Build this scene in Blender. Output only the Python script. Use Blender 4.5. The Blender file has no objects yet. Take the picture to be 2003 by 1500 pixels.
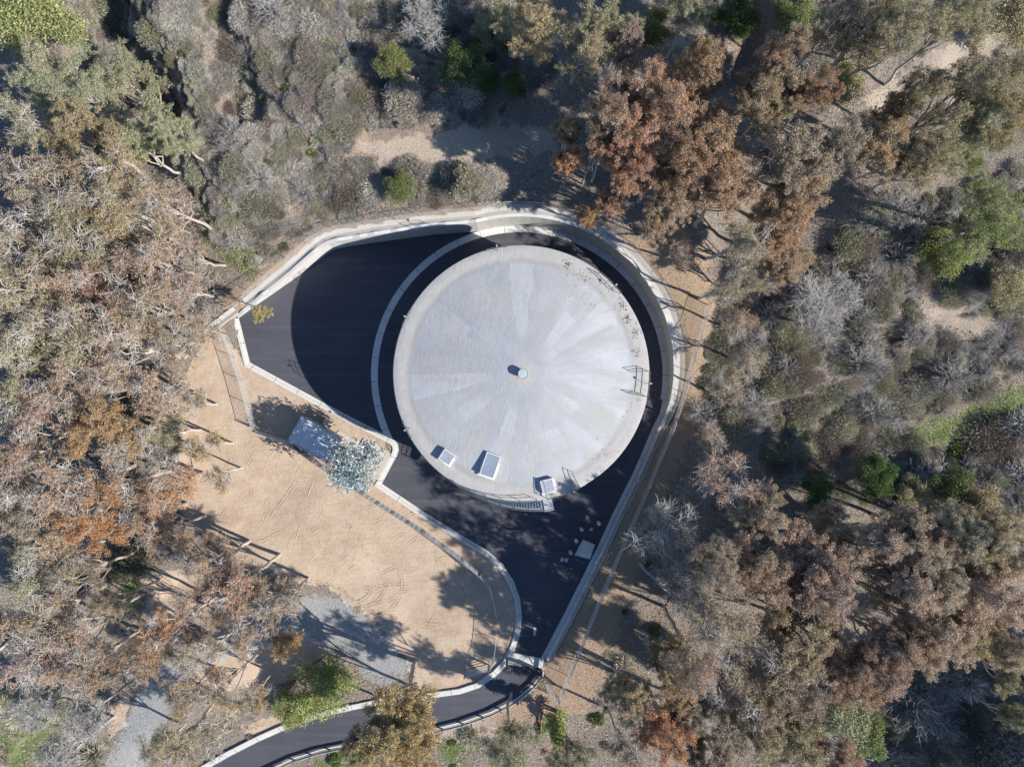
import bpy, math, random
import numpy as np
from mathutils import Vector

random.seed(7)
RNG = np.random.default_rng(11)
SC = bpy.context.scene
COL = SC.collection
PI = math.pi

# ------------------------------------------------------------------ camera, sky, sun, exposure
HCAM = 86.0            # drone height over the pad (m)
S = 0.06               # metres per photo pixel on the pad (z = 0)
CU, CV = 1001.5, 750.0
cam = bpy.data.cameras.new('camera')
cam.sensor_fit = 'HORIZONTAL'; cam.sensor_width = 36.0
cam.lens = 18.0 / ((CU * S) / HCAM)
cam.clip_start = 0.5; cam.clip_end = 4000
camo = bpy.data.objects.new('camera', cam); COL.objects.link(camo)
camo.location = (0, 0, HCAM)
SC.camera = camo

SUN_EL = math.radians(36.0)
SUN_AZ = (0.915, -0.403)
world = bpy.data.worlds.new('World'); SC.world = world; world.use_nodes = True
wn = world.node_tree.nodes; wl = world.node_tree.links
wn.clear()
sky = wn.new('ShaderNodeTexSky'); sky.sky_type = 'NISHITA'; sky.sun_disc = False
sky.sun_elevation = SUN_EL; sky.sun_rotation = math.atan2(SUN_AZ[0], SUN_AZ[1])
sky.altitude = 200; sky.air_density = 1.0; sky.dust_density = 0.0; sky.ozone_density = 4.5
bg = wn.new('ShaderNodeBackground'); bg.inputs['Strength'].default_value = 0.115
wo = wn.new('ShaderNodeOutputWorld')
wl.new(sky.outputs[0], bg.inputs[0]); wl.new(bg.outputs[0], wo.inputs[0])
sl = bpy.data.lights.new('sun', 'SUN'); sl.energy = 5.0; sl.angle = math.radians(0.53); sl.color = (1.0, 0.95, 0.865)
so = bpy.data.objects.new('sun', sl); COL.objects.link(so)
sd = Vector((SUN_AZ[0] * math.cos(SUN_EL), SUN_AZ[1] * math.cos(SUN_EL), math.sin(SUN_EL)))
so.rotation_euler = sd.to_track_quat('Z', 'Y').to_euler(); so.location = sd * 150
SC.view_settings.view_transform = 'Standard'; SC.view_settings.look = 'None'
SC.view_settings.exposure = 0.58; SC.view_settings.gamma = 1.0
SC.view_settings.use_curve_mapping = False
try:
    SC.cycles.max_bounces = 2; SC.cycles.diffuse_bounces = 1; SC.cycles.glossy_bounces = 2
    SC.cycles.transparent_max_bounces = 4; SC.cycles.transmission_bounces = 3
except Exception:
    pass

# ------------------------------------------------------------------ helpers
def P(u, v, z=0.0):
    """point at height z that the photo shows at pixel (u, v)"""
    k = S * (HCAM - z) / HCAM
    return (u - CU) * k, (CV - v) * k
def PIX(x, y, z):
    k = S * (HCAM - z) / HCAM
    return CU + x / k, CV - y / k
def tag(o, label=None, cat=None, group=None, kind=None):
    if label: o['label'] = label
    if cat: o['category'] = cat
    if group: o['group'] = group
    if kind: o['kind'] = kind
    return o
def empty(name, loc=(0, 0, 0), rz=0.0):
    o = bpy.data.objects.new(name, None); COL.objects.link(o)
    o.location = loc; o.rotation_euler = (0, 0, rz); o.empty_display_size = 0.5
    return o
class MB:
    def __init__(s): s.v = []; s.f = []
    def n(s): return len(s.v)
    def box(s, c, size, rz=0.0, z0=None):
        cx, cy, cz = c; a, b, h = size[0] / 2, size[1] / 2, size[2] / 2
        co, si = math.cos(rz), math.sin(rz); k = len(s.v)
        for dz in (-h, h):
            for dx, dy in ((-a, -b), (a, -b), (a, b), (-a, b)):
                s.v.append((cx + dx * co - dy * si, cy + dx * si + dy * co, cz + dz))
        s.f += [(k, k+3, k+2, k+1), (k+4, k+5, k+6, k+7), (k, k+1, k+5, k+4), (k+1, k+2, k+6, k+5), (k+2, k+3, k+7, k+6), (k+3, k, k+4, k+7)]
        return s
    def tube(s, pts, r, sides=6, cap=True):
        n = len(pts); k = len(s.v)
        if not hasattr(r, '__len__'): r = [r] * n
        P3 = [Vector(p) for p in pts]
        for i in range(n):
            d = (P3[min(i+1, n-1)] - P3[max(i-1, 0)])
            if d.length < 1e-9: d = Vector((0, 0, 1))
            d.normalize()
            a = d.cross(Vector((0, 0, 1)))
            if a.length < 0.05: a = d.cross(Vector((1, 0, 0)))
            a.normalize(); b = d.cross(a)
            for j in range(sides):
                t = 2 * PI * j / sides
                s.v.append(tuple(P3[i] + (a * math.cos(t) + b * math.sin(t)) * r[i]))
        for i in range(n - 1):
            for j in range(sides):
                j2 = (j + 1) % sides
                s.f.append((k + i*sides + j, k + i*sides + j2, k + (i+1)*sides + j2, k + (i+1)*sides + j))
        if cap:
            s.f.append(tuple(k + j for j in range(sides))[::-1])
            s.f.append(tuple(k + (n-1)*sides + j for j in range(sides)))
        return s
    def lathe(s, prof, c=(0, 0), seg=48):
        k = len(s.v); n = len(prof)
        for i in range(seg):
            t = 2 * PI * i / seg
            for r, z in prof: s.v.append((c[0] + r * math.cos(t), c[1] + r * math.sin(t), z))
        for i in range(seg):
            i2 = (i + 1) % seg
            for j in range(n - 1):
                s.f.append((k + i*n + j, k + i2*n + j, k + i2*n + j+1, k + i*n + j+1))
        return s
    def sweep(s, path, prof_of, closed=False):
        """path: list of (x,y,nx,ny) with outward normal; prof_of(i) -> list of (offset, z)"""
        k = len(s.v); n = len(path); m = len(prof_of(0))
        for i, (x, y, nx, ny) in enumerate(path):
            for o, z in prof_of(i): s.v.append((x + nx * o, y + ny * o, z))
        for i in range(n if closed else n - 1):
            i2 = (i + 1) % n
            for j in range(m - 1):
                s.f.append((k + i*m + j, k + i*m + j+1, k + i2*m + j+1, k + i2*m + j))
        return s
    def build(s, name, mat, parent=None, smooth=False, loc=None):
        me = bpy.data.meshes.new(name)
        me.from_pydata([tuple(map(float, q)) for q in s.v], [], s.f); me.update()
        if mat: me.materials.append(mat)
        if smooth: me.polygons.foreach_set('use_smooth', [True] * len(me.polygons))
        o = bpy.data.objects.new(name, me); COL.objects.link(o)
        if parent: o.parent = parent
        if loc: o.location = loc
        return o
def np_mesh(name, V, F, mat=None, smooth=False):
    """V (n,3), F (m,k) all same size k"""
    V = np.asarray(V, dtype=np.float32); F = np.asarray(F, dtype=np.int32)
    me = bpy.data.meshes.new(name); k = F.shape[1]
    me.vertices.add(len(V)); me.vertices.foreach_set('co', V.ravel())
    me.loops.add(F.size); me.loops.foreach_set('vertex_index', F.ravel())
    me.polygons.add(len(F)); me.polygons.foreach_set('loop_start', np.arange(0, F.size, k, dtype=np.int32))
    me.update(calc_edges=True); me.validate()
    if smooth: me.polygons.foreach_set('use_smooth', np.ones(len(F), dtype=bool))
    if mat: me.materials.append(mat)
    return me
def obj(name, me, parent=None, loc=None):
    o = bpy.data.objects.new(name, me); COL.objects.link(o)
    if parent: o.parent = parent
    if loc: o.location = loc
    return o

# ------------------------------------------------------------------ materials
class NT:
    def __init__(s, name):
        s.m = bpy.data.materials.new(name); s.m.use_nodes = True
        s.t = s.m.node_tree; s.t.nodes.clear()
        s.out = s.t.nodes.new('ShaderNodeOutputMaterial')
    def node(s, ty, **kw):
        n = s.t.nodes.new(ty)
        for k, v in kw.items(): setattr(n, k, v)
        return n
    def put(s, sock, val):
        if isinstance(val, bpy.types.NodeSocket): s.t.links.new(val, sock)
        elif isinstance(val, tuple) and len(val) == 3 and sock.type == 'RGBA': sock.default_value = (*val, 1)
        else: sock.default_value = val
    def math(s, op, a, b=0.0, c=None, clamp=False):
        n = s.node('ShaderNodeMath', operation=op, use_clamp=clamp); s.put(n.inputs[0], a); s.put(n.inputs[1], b)
        if c is not None: s.put(n.inputs[2], c)
        return n.outputs[0]
    def mix(s, f, a, b, mode='MIX'):
        n = s.node('ShaderNodeMix', data_type='RGBA', blend_type=mode); s.put(n.inputs[0], f); s.put(n.inputs[6], a); s.put(n.inputs[7], b)
        return n.outputs[2]
    def noise(s, vec, scale, detail=4.0, rough=0.55, dist=0.0, dim='3D'):
        n = s.node('ShaderNodeTexNoise', noise_dimensions=dim)
        if vec is not None: s.put(n.inputs['Vector'], vec)
        n.inputs['Scale'].default_value = scale; n.inputs['Detail'].default_value = detail
        n.inputs['Roughness'].default_value = rough; n.inputs['Distortion'].default_value = dist
        return n.outputs[0]
    def ramp(s, f, lo, hi, a=0.0, b=1.0):
        n = s.node('ShaderNodeMapRange', interpolation_type='SMOOTHSTEP'); s.put(n.inputs[0], f)
        n.inputs[1].default_value = lo; n.inputs[2].default_value = hi; n.inputs[3].default_value = a; n.inputs[4].default_value = b
        return n.outputs[0]
    def coord(s, which='Object'): return s.node('ShaderNodeTexCoord').outputs[which]
    def pos(s): return s.node('ShaderNodeNewGeometry').outputs['Position']
    def attr(s, name): return s.node('ShaderNodeAttribute', attribute_name=name).outputs['Fac']
    def bump(s, h, dist=0.02, strength=1.0):
        n = s.node('ShaderNodeBump'); s.put(n.inputs['Height'], h); n.inputs['Distance'].default_value = dist
        n.inputs['Strength'].default_value = strength
        return n.outputs[0]
    def done(s, col, rough=0.8, bump=None, metal=0.0, spec=0.3):
        b = s.node('ShaderNodeBsdfPrincipled'); s.put(b.inputs['Base Color'], col); s.put(b.inputs['Roughness'], rough)
        b.inputs['Metallic'].default_value = metal; b.inputs['Specular IOR Level'].default_value = spec
        if bump is not None: s.t.links.new(bump, b.inputs['Normal'])
        s.t.links.new(b.outputs[0], s.out.inputs[0])
        return s.m

def simple(name, c1, c2, scale=3.0, rough=0.75, metal=0.0, bumpd=0.006, spec=0.3, fine=40.0):
    t = NT(name); p = t.pos()
    f = t.ramp(t.noise(p, scale, 5), 0.3, 0.7); g = t.noise(p, fine, 3)
    c = t.mix(f, c1, c2); c = t.mix(t.ramp(g, 0.35, 0.65, 0, 0.25), c, tuple(x * 0.7 for x in c1))
    return t.done(c, rough, t.bump(g, bumpd), metal, spec)

def concrete_mat(name, c, joint=0.0, dirt=0.35):
    t = NT(name); p = t.pos()
    a = t.ramp(t.noise(p, 0.5, 6, 0.6), 0.3, 0.7); b = t.noise(p, 4.0, 6, 0.65); g = t.noise(p, 55, 3)
    col = t.mix(a, tuple(x * 0.88 for x in c), c)
    col = t.mix(t.ramp(b, 0.52, 0.75, 0, dirt), col, (c[0] * 0.62, c[1] * 0.58, c[2] * 0.52))
    col = t.mix(t.ramp(g, 0.4, 0.7, 0, 0.2), col, tuple(x * 0.75 for x in c))
    wu = t.node('ShaderNodeSeparateXYZ'); t.put(wu.inputs[0], t.node('ShaderNodeAttribute', attribute_name='wu').outputs['Vector'])
    jt = t.ramp(t.math('ABSOLUTE', t.math('SUBTRACT', t.math('FRACT', t.math('MULTIPLY_ADD', wu.outputs[0], 1 / 3.0, .5)), 0.5)), 0.484, 0.49, 0, 0.75)
    col = t.mix(jt, col, (0.12, 0.11, 0.10))
    return t.done(col, 0.85, t.bump(t.math('ADD', b, t.math('MULTIPLY', g, 0.4)), 0.012))

M = {}
M['gutter'] = concrete_mat('gutter_concrete', (0.66, 0.66, 0.65))
M['kerb'] = concrete_mat('kerb_concrete', (0.60, 0.585, 0.55))
M['ditch'] = concrete_mat('ditch_concrete', (0.50, 0.475, 0.44), dirt=0.6)
M['slab'] = concrete_mat('slab_concrete', (0.52, 0.46, 0.40))
M['coping'] = concrete_mat('coping_concrete', (0.62, 0.61, 0.59))
M['galv'] = simple('galvanised_steel', (0.42, 0.43, 0.44), (0.52, 0.53, 0.54), 6, 0.45, 0.35, 0.001)
M['mesh'] = simple('chain_link_wire', (0.60, 0.60, 0.60), (0.70, 0.70, 0.69), 6, 0.55, 0.2, 0.0005)
M['screen'] = simple('grey_screen_fabric', (0.60, 0.61, 0.62), (0.68, 0.69, 0.69), 1.5, 0.8, 0, 0.004)
M['darkmetal'] = simple('dark_painted_steel', (0.03, 0.032, 0.035), (0.055, 0.055, 0.06), 5, 0.5, 0.2, 0.001)
M['steel'] = simple('handrail_steel', (0.10, 0.10, 0.105), (0.17, 0.17, 0.17), 5, 0.5, 0.3, 0.001)
M['yellow'] = simple('bollard_yellow', (0.66, 0.60, 0.40), (0.74, 0.69, 0.52), 8, 0.6, 0, 0.002)
M['whitep'] = simple('white_paint', (0.62, 0.63, 0.64), (0.74, 0.74, 0.74), 4, 0.6, 0, 0.002)
M['stucco'] = simple('shed_wall', (0.45, 0.42, 0.37), (0.52, 0.48, 0.43), 4, 0.85, 0, 0.005)
M['shedroof'] = simple('shed_roof_membrane', (0.60, 0.61, 0.63), (0.72, 0.73, 0.74), 1.3, 0.7, 0, 0.004)
M['beigebox'] = simple('beige_cabinet', (0.58, 0.47, 0.37), (0.64, 0.53, 0.42), 3, 0.6, 0, 0.002)
M['woodpost'] = simple('weathered_wood', (0.16, 0.11, 0.075), (0.25, 0.18, 0.13), 6, 0.85, 0, 0.01)
M['alu'] = simple('hatch_aluminium', (0.55, 0.57, 0.60), (0.70, 0.71, 0.73), 2, 0.35, 0.6, 0.002)
M['glassblue'] = simple('skylight_panel', (0.20, 0.25, 0.31), (0.26, 0.31, 0.37), 1.2, 0.3, 0.0, 0.002, 0.5)
M['vent'] = simple('vent_cap_paint', (0.36, 0.43, 0.47), (0.42, 0.48, 0.52), 2, 0.5, 0.0, 0.002)

def asphalt_mat(name, c):
    t = NT(name); p = t.pos()
    a = t.ramp(t.noise(p, 0.18, 5, 0.6), 0.3, 0.72); b = t.noise(p, 1.6, 6, 0.7); g = t.noise(p, 70, 2)
    n = t.node('ShaderNodeMapping'); t.put(n.inputs[0], p); n.inputs['Rotation'].default_value = (0, 0, 0.55); n.inputs['Scale'].default_value = (0.08, 1.4, 1)
    st = t.noise(n.outputs[0], 1.0, 4, 0.6)
    col = t.mix(a, tuple(x * 0.86 for x in c), tuple(x * 1.12 for x in c))
    col = t.mix(t.ramp(st, 0.46, 0.72, 0, 0.6), col, tuple(x * 1.45 for x in c))
    col = t.mix(t.ramp(b, 0.55, 0.8, 0, 0.5), col, tuple(x * 0.7 for x in c))
    col = t.mix(t.ramp(g, 0.45, 0.75, 0, 0.35), col, tuple(x * 1.6 for x in c))
    return t.done(col, 0.82, t.bump(g, 0.008), 0, 0.3)
M['asphalt'] = asphalt_mat('asphalt', (0.068, 0.070, 0.086))

def cmu_mat():
    t = NT('block_wall'); u = t.node('ShaderNodeAttribute', attribute_name='wu').outputs['Vector']
    br = t.node('ShaderNodeTexBrick'); t.put(br.inputs['Vector'], u)
    br.inputs['Color1'].default_value = (0.62, 0.61, 0.59, 1); br.inputs['Color2'].default_value = (0.50, 0.49, 0.47, 1)
    br.inputs['Mortar'].default_value = (0.33, 0.32, 0.31, 1); br.inputs['Scale'].default_value = 1.0
    br.inputs['Brick Width'].default_value = 0.4; br.inputs['Row Height'].default_value = 0.2; br.inputs['Mortar Size'].default_value = 0.012
    p = t.pos(); b = t.noise(p, 1.2, 6, 0.65)
    col = t.mix(t.ramp(b, 0.45, 0.75, 0, 0.35), br.outputs['Color'], (0.33, 0.31, 0.28))
    return t.done(col, 0.88, t.bump(br.outputs['Fac'], 0.006, -1.0))
M['cmu'] = cmu_mat()

def roof_mat():
    t = NT('tank_roof_concrete'); p = t.coord('Object')
    sx = t.node('ShaderNodeSeparateXYZ'); t.put(sx.inputs[0], p); x, y = sx.outputs[0], sx.outputs[1]
    r = t.math('SQRT', t.math('ADD', t.math('MULTIPLY', x, x), t.math('MULTIPLY', y, y)))
    ang = t.math('ARCTAN2', y, x)
    wob = t.math('MULTIPLY', t.math('SUBTRACT', t.noise(p, 0.35, 4, 0.65), 0.5), 0.6)
    sec = t.math('MULTIPLY_ADD', ang, 26 / (2 * PI), wob)
    cell = t.math('FLOOR', sec)
    w1 = t.node('ShaderNodeTexWhiteNoise', noise_dimensions='1D'); t.put(w1.inputs['W'], cell)
    row = t.math('FLOOR', t.math('ADD', t.math('MULTIPLY_ADD', r, 0.42, t.math('MULTIPLY', w1.outputs[0], 6.0)), t.math('MULTIPLY', wob, 0.6)))
    cv = t.node('ShaderNodeCombineXYZ'); t.put(cv.inputs[0], cell); t.put(cv.inputs[1], row)
    w2 = t.node('ShaderNodeTexWhiteNoise', noise_dimensions='2D'); t.put(w2.inputs['Vector'], cv.outputs[0])
    # trowelled bays on the east side read one by one, the west side is broom-finished
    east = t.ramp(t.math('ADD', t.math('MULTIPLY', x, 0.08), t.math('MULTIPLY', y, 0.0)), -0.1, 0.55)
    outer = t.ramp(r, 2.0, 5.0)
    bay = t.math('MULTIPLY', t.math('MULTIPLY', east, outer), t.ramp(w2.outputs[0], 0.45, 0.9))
    dome = t.ramp(r, 11.75, 11.2)
    # radial streaks
    cs = t.node('ShaderNodeCombineXYZ'); t.put(cs.inputs[0], t.math('MULTIPLY', ang, 3.0)); t.put(cs.inputs[1], t.math('MULTIPLY', r, 0.12))
    st = t.noise(cs.outputs[0], 1.6, 5, 0.6); 
    big = t.noise(p, 0.22, 5, 0.6, 0.6); med = t.noise(p, 1.3, 6, 0.65); fine = t.noise(p, 14, 4, 0.6)
    mp = t.node('ShaderNodeMapping'); t.put(mp.inputs[0], p); mp.inputs['Rotation'].default_value = (0, 0, -0.7); mp.inputs['Scale'].default_value = (1.0, 0.4, 1)
    rip = t.noise(mp.outputs[0], 2.6, 5, 0.68, 0.9)
    var = t.noise(p, 2.4, 5, 0.65)
    base = t.mix(t.ramp(big, 0.3, 0.7), (0.30, 0.31, 0.33), (0.37, 0.378, 0.395))
    tone = t.math('MULTIPLY', t.math('ADD', t.math('SUBTRACT', w1.outputs[0], 0.5), t.math('MULTIPLY', t.math('SUBTRACT', w2.outputs[0], 0.5), 0.35)), outer)
    base = t.mix(t.ramp(tone, 0.0, 0.5, 0, 0.4), base, (0.50, 0.505, 0.515))
    base = t.mix(t.ramp(tone, 0.0, -0.5, 0, 0.4), base, (0.34, 0.335, 0.33))
    base = t.mix(t.math('MULTIPLY', t.ramp(x, 0.5, 9.0), t.ramp(st, 0.62, 0.35, 0.1, 0.6)), base, (0.48, 0.487, 0.505))  # broad sheen of the sunward east half painted lighter, broken by radial streaks
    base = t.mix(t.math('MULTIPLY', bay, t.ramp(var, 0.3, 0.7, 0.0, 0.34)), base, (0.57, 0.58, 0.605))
    base = t.mix(t.math('MULTIPLY', t.ramp(st, 0.47, 0.68, 0, 0.85), outer), base, (0.375, 0.362, 0.345))
    base = t.mix(t.ramp(st, 0.46, 0.28, 0, 0.4), base, (0.44, 0.443, 0.455))
    fr = t.math('FRACT', sec); je = t.math('ABSOLUTE', t.math('SUBTRACT', fr, 0.5))
    jm = t.math('MULTIPLY', t.ramp(je, 0.465, 0.5, 0, 0.5), t.math('MULTIPLY', outer, t.ramp(var, 0.4, 0.6)))
    base = t.mix(jm, base, (0.27, 0.265, 0.26))
    west = t.math('SUBTRACT', 1.0, east)
    base = t.mix(t.math('MULTIPLY', t.ramp(rip, 0.5, 0.66, 0, 0.34), t.math('MULTIPLY', west, outer)), base, (0.28, 0.28, 0.29))
    rim = t.mix(t.ramp(med, 0.35, 0.7), (0.37, 0.352, 0.335), (0.425, 0.41, 0.392))
    col = t.mix(dome, rim, base)
    edge = t.math('MULTIPLY', t.ramp(r, 11.0, 11.5), t.ramp(r, 12.0, 11.6))
    col = t.mix(t.math('MULTIPLY', edge, t.ramp(big, 0.35, 0.6, 0.15, 0.65)), col, (0.29, 0.28, 0.265))
    col = t.mix(t.ramp(med, 0.55, 0.78, 0, 0.5), col, (0.31, 0.29, 0.265))
    col = t.mix(t.ramp(fine, 0.5, 0.75, 0, 0.3), col, (0.27, 0.265, 0.26))
    col = t.mix(t.ramp(t.noise(p, 0.9, 7, 0.75, 1.2), 0.6, 0.72, 0, 0.4), col, (0.30, 0.285, 0.265))
    ctr = t.ramp(t.math('ADD', r, t.math('MULTIPLY', t.math('SUBTRACT', med, 0.5), 2.0)), 1.9, 0.5, 0, 0.6)
    col = t.mix(ctr, col, (0.41, 0.38, 0.33))
    h = t.math('ADD', t.math('MULTIPLY', rip, t.math('MULTIPLY_ADD', west, 0.9, 0.15)), t.math('MULTIPLY', fine, 0.15))
    rough = t.math('MULTIPLY_ADD', bay, -0.2, 0.8)
    return t.done(col, rough, t.bump(h, 0.042), 0, 0.3)
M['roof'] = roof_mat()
M['tankwall'] = concrete_mat('tank_wall_concrete', (0.52, 0.50, 0.47), dirt=0.5)

def ground_mat():
    t = NT('hillside_ground'); p = t.pos()
    wig = t.math('MULTIPLY', t.math('SUBTRACT', t.noise(p, 0.7, 4, 0.65), 0.5), 1.5)
    def mask(n, lo=0.4, hi=0.6): return t.ramp(t.math('ADD', t.attr(n), wig), lo, hi)
    big = t.noise(p, 0.09, 2, 0.6); med = t.noise(p, 0.8, 3, 0.68); fine = t.noise(p, 5, 3, 0.75); vf = t.noise(p, 22, 2, 0.7)
    lit = t.mix(t.ramp(fine, 0.3, 0.7), (0.17, 0.135, 0.11), (0.42, 0.35, 0.295))
    lit = t.mix(t.ramp(med, 0.45, 0.7, 0, 0.7), lit, (0.30, 0.27, 0.225))
    lit = t.mix(t.ramp(big, 0.5, 0.68, 0, 0.45), lit, (0.33, 0.25, 0.20))
    lit = t.mix(t.ramp(vf, 0.55, 0.75, 0, 0.6), lit, (0.44, 0.38, 0.32))
    lit = t.mix(t.ramp(vf, 0.42, 0.25, 0, 0.6), lit, (0.07, 0.055, 0.045))
    trk0 = t.noise(p, 0.28, 4, 0.65, 1.5)
    sand = t.mix(t.ramp(med, 0.3, 0.7), (0.40, 0.30, 0.22), (0.475, 0.365, 0.275))
    sand = t.mix(t.ramp(trk0, 0.48, 0.66, 0, 0.55), sand, (0.50, 0.405, 0.32))
    sand = t.mix(t.ramp(trk0, 0.45, 0.3, 0, 0.4), sand, (0.41, 0.305, 0.215))
    sand = t.mix(t.ramp(fine, 0.5, 0.75, 0, 0.12), sand, (0.37, 0.275, 0.195))
    sand = t.mix(t.ramp(big, 0.45, 0.65, 0, 0.4), sand, (0.50, 0.405, 0.31))
    dirt = t.mix(t.ramp(fine, 0.35, 0.7), (0.44, 0.31, 0.21), (0.52, 0.39, 0.28))
    dirt = t.mix(t.ramp(vf, 0.55, 0.75, 0, 0.45), dirt, (0.26, 0.19, 0.13))
    grav = t.mix(t.ramp(fine, 0.3, 0.7), (0.33, 0.33, 0.325), (0.47, 0.465, 0.455))
    grav = t.mix(t.ramp(vf, 0.5, 0.75, 0, 0.5), grav, (0.24, 0.235, 0.23))
    gras = t.mix(t.ramp(fine, 0.3, 0.7), (0.10, 0.15, 0.035), (0.23, 0.29, 0.09))
    pale = t.mix(t.ramp(fine, 0.35, 0.7), (0.46, 0.375, 0.29), (0.58, 0.49, 0.40))
    c = t.mix(t.math('MULTIPLY', mask('green'), t.ramp(med, 0.3, 0.55, 0.2, 0.9)), lit, gras)
    c = t.mix(t.math('MULTIPLY', mask('dirt'), 0.9), c, dirt)
    c = t.mix(mask('pale'), c, pale)
    c = t.mix(mask('sand'), c, sand)
    c = t.mix(mask('gravel'), c, grav)
    sm = mask('sand')
    mp = t.node('ShaderNodeMapping'); t.put(mp.inputs[0], p); mp.inputs['Rotation'].default_value = (0, 0, -1.0); mp.inputs['Scale'].default_value = (0.35, 2.2, 1)
    trk = t.noise(mp.outputs[0], 1.1, 3, 0.65, 0.4)
    h = t.math('ADD', t.math('MULTIPLY', fine, 0.6), t.math('MULTIPLY', vf, 0.35))
    hs = t.math('ADD', t.math('MULTIPLY', t.noise(p, 3.0, 3, 0.6, 0.3), 0.32), t.math('ADD', t.math('MULTIPLY', trk, 0.42), t.math('MULTIPLY', vf, 0.04)))
    hh = t.math('ADD', t.math('MULTIPLY', h, t.math('SUBTRACT', 1.0, sm)), t.math('MULTIPLY', t.math('MULTIPLY', hs, 0.55), sm))
    return t.done(c, 0.92, t.bump(hh, 0.32), 0, 0.15)
M['ground'] = ground_mat()

def leaf_mat():
    t = NT('foliage'); oi = t.node('ShaderNodeObjectInfo'); ge = t.node('ShaderNodeNewGeometry')
    rpi = ge.outputs['Random Per Island']; p = t.coord('Object')
    off = t.node('ShaderNodeVectorMath', operation='ADD'); t.put(off.inputs[0], p)
    cx = t.node('ShaderNodeCombineXYZ'); r50 = t.math('MULTIPLY', oi.outputs['Random'], 70.0); t.put(cx.inputs[0], r50); t.put(cx.inputs[1], r50); t.put(off.inputs[1], cx.outputs[0])
    patch = t.noise(off.outputs[0], 0.42, 3, 0.6)
    # alpha of the object colour says how much of the crown has turned rust
    rust = t.ramp(t.math('ADD', patch, t.math('MULTIPLY_ADD', oi.outputs['Alpha'], 0.7, -0.55)), 0.42, 0.62)
    rusty = t.mix(rpi, (0.32, 0.17, 0.10), (0.40, 0.235, 0.155))
    c = t.mix(t.math('MULTIPLY', rust, 0.8), oi.outputs['Color'], rusty)
    wn_ = t.node('ShaderNodeTexWhiteNoise', noise_dimensions='1D'); t.put(wn_.inputs['W'], t.math('MULTIPLY', rpi, 917.0))
    val = t.math('MULTIPLY_ADD', t.math('POWER', wn_.outputs[0], 1.6), 1.45, 0.82)
    hsv = t.node('ShaderNodeHueSaturation'); t.put(hsv.inputs['Value'], val); t.put(hsv.inputs['Color'], c); hsv.inputs['Fac'].default_value = 1.0
    t.put(hsv.inputs['Saturation'], t.math('MULTIPLY_ADD', rpi, -0.4, 1.08)); t.put(hsv.inputs['Hue'], t.math('MULTIPLY_ADD', rpi, 0.03, 0.485))
    d = t.node('ShaderNodeBsdfDiffuse'); t.put(d.inputs['Color'], hsv.outputs[0])
    tr = t.node('ShaderNodeBsdfTranslucent'); t.put(tr.inputs[0], hsv.outputs[0])
    mx = t.node('ShaderNodeMixShader'); mx.inputs[0].default_value = 0.3
    t.t.links.new(d.outputs[0], mx.inputs[1]); t.t.links.new(tr.outputs[0], mx.inputs[2]); t.t.links.new(mx.outputs[0], t.out.inputs[0])
    return t.m
M['leaf'] = leaf_mat()

def bark_mat(name, c1, c2, c3):
    t = NT(name); p = t.coord('Object'); oi = t.node('ShaderNodeObjectInfo')
    mp = t.node('ShaderNodeMapping'); t.put(mp.inputs[0], p); mp.inputs['Scale'].default_value = (2.5, 2.5, 0.5)
    a = t.noise(mp.outputs[0], 1.6, 5, 0.65); b = t.noise(p, 9, 4)
    c = t.mix(t.ramp(a, 0.4, 0.6), c1, c2); c = t.mix(t.ramp(b, 0.5, 0.75, 0, 0.5), c, c3)
    c = t.mix(t.math('MULTIPLY', oi.outputs['Random'], 0.35), c, c3)
    return t.done(c, 0.8, t.bump(b, 0.02), 0, 0.2)
M['bark'] = bark_mat('eucalyptus_bark', (0.46, 0.39, 0.33), (0.60, 0.54, 0.48), (0.27, 0.20, 0.15))
M['twig'] = bark_mat('pale_twig_bark', (0.48, 0.43, 0.39), (0.58, 0.54, 0.50), (0.30, 0.24, 0.20))
M['greytwig'] = bark_mat('grey_dead_wood', (0.38, 0.36, 0.345), (0.50, 0.48, 0.46), (0.24, 0.22, 0.20))
M['brownbark'] = bark_mat('brown_bark', (0.16, 0.10, 0.07), (0.24, 0.16, 0.12), (0.09, 0.06, 0.045))

# ------------------------------------------------------------------ the pad outline and the terrain
CX, CY = P(1017.5, 733)
R_RING_IN, R_RING_OUT = 278.5 * S, 292 * S
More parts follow.
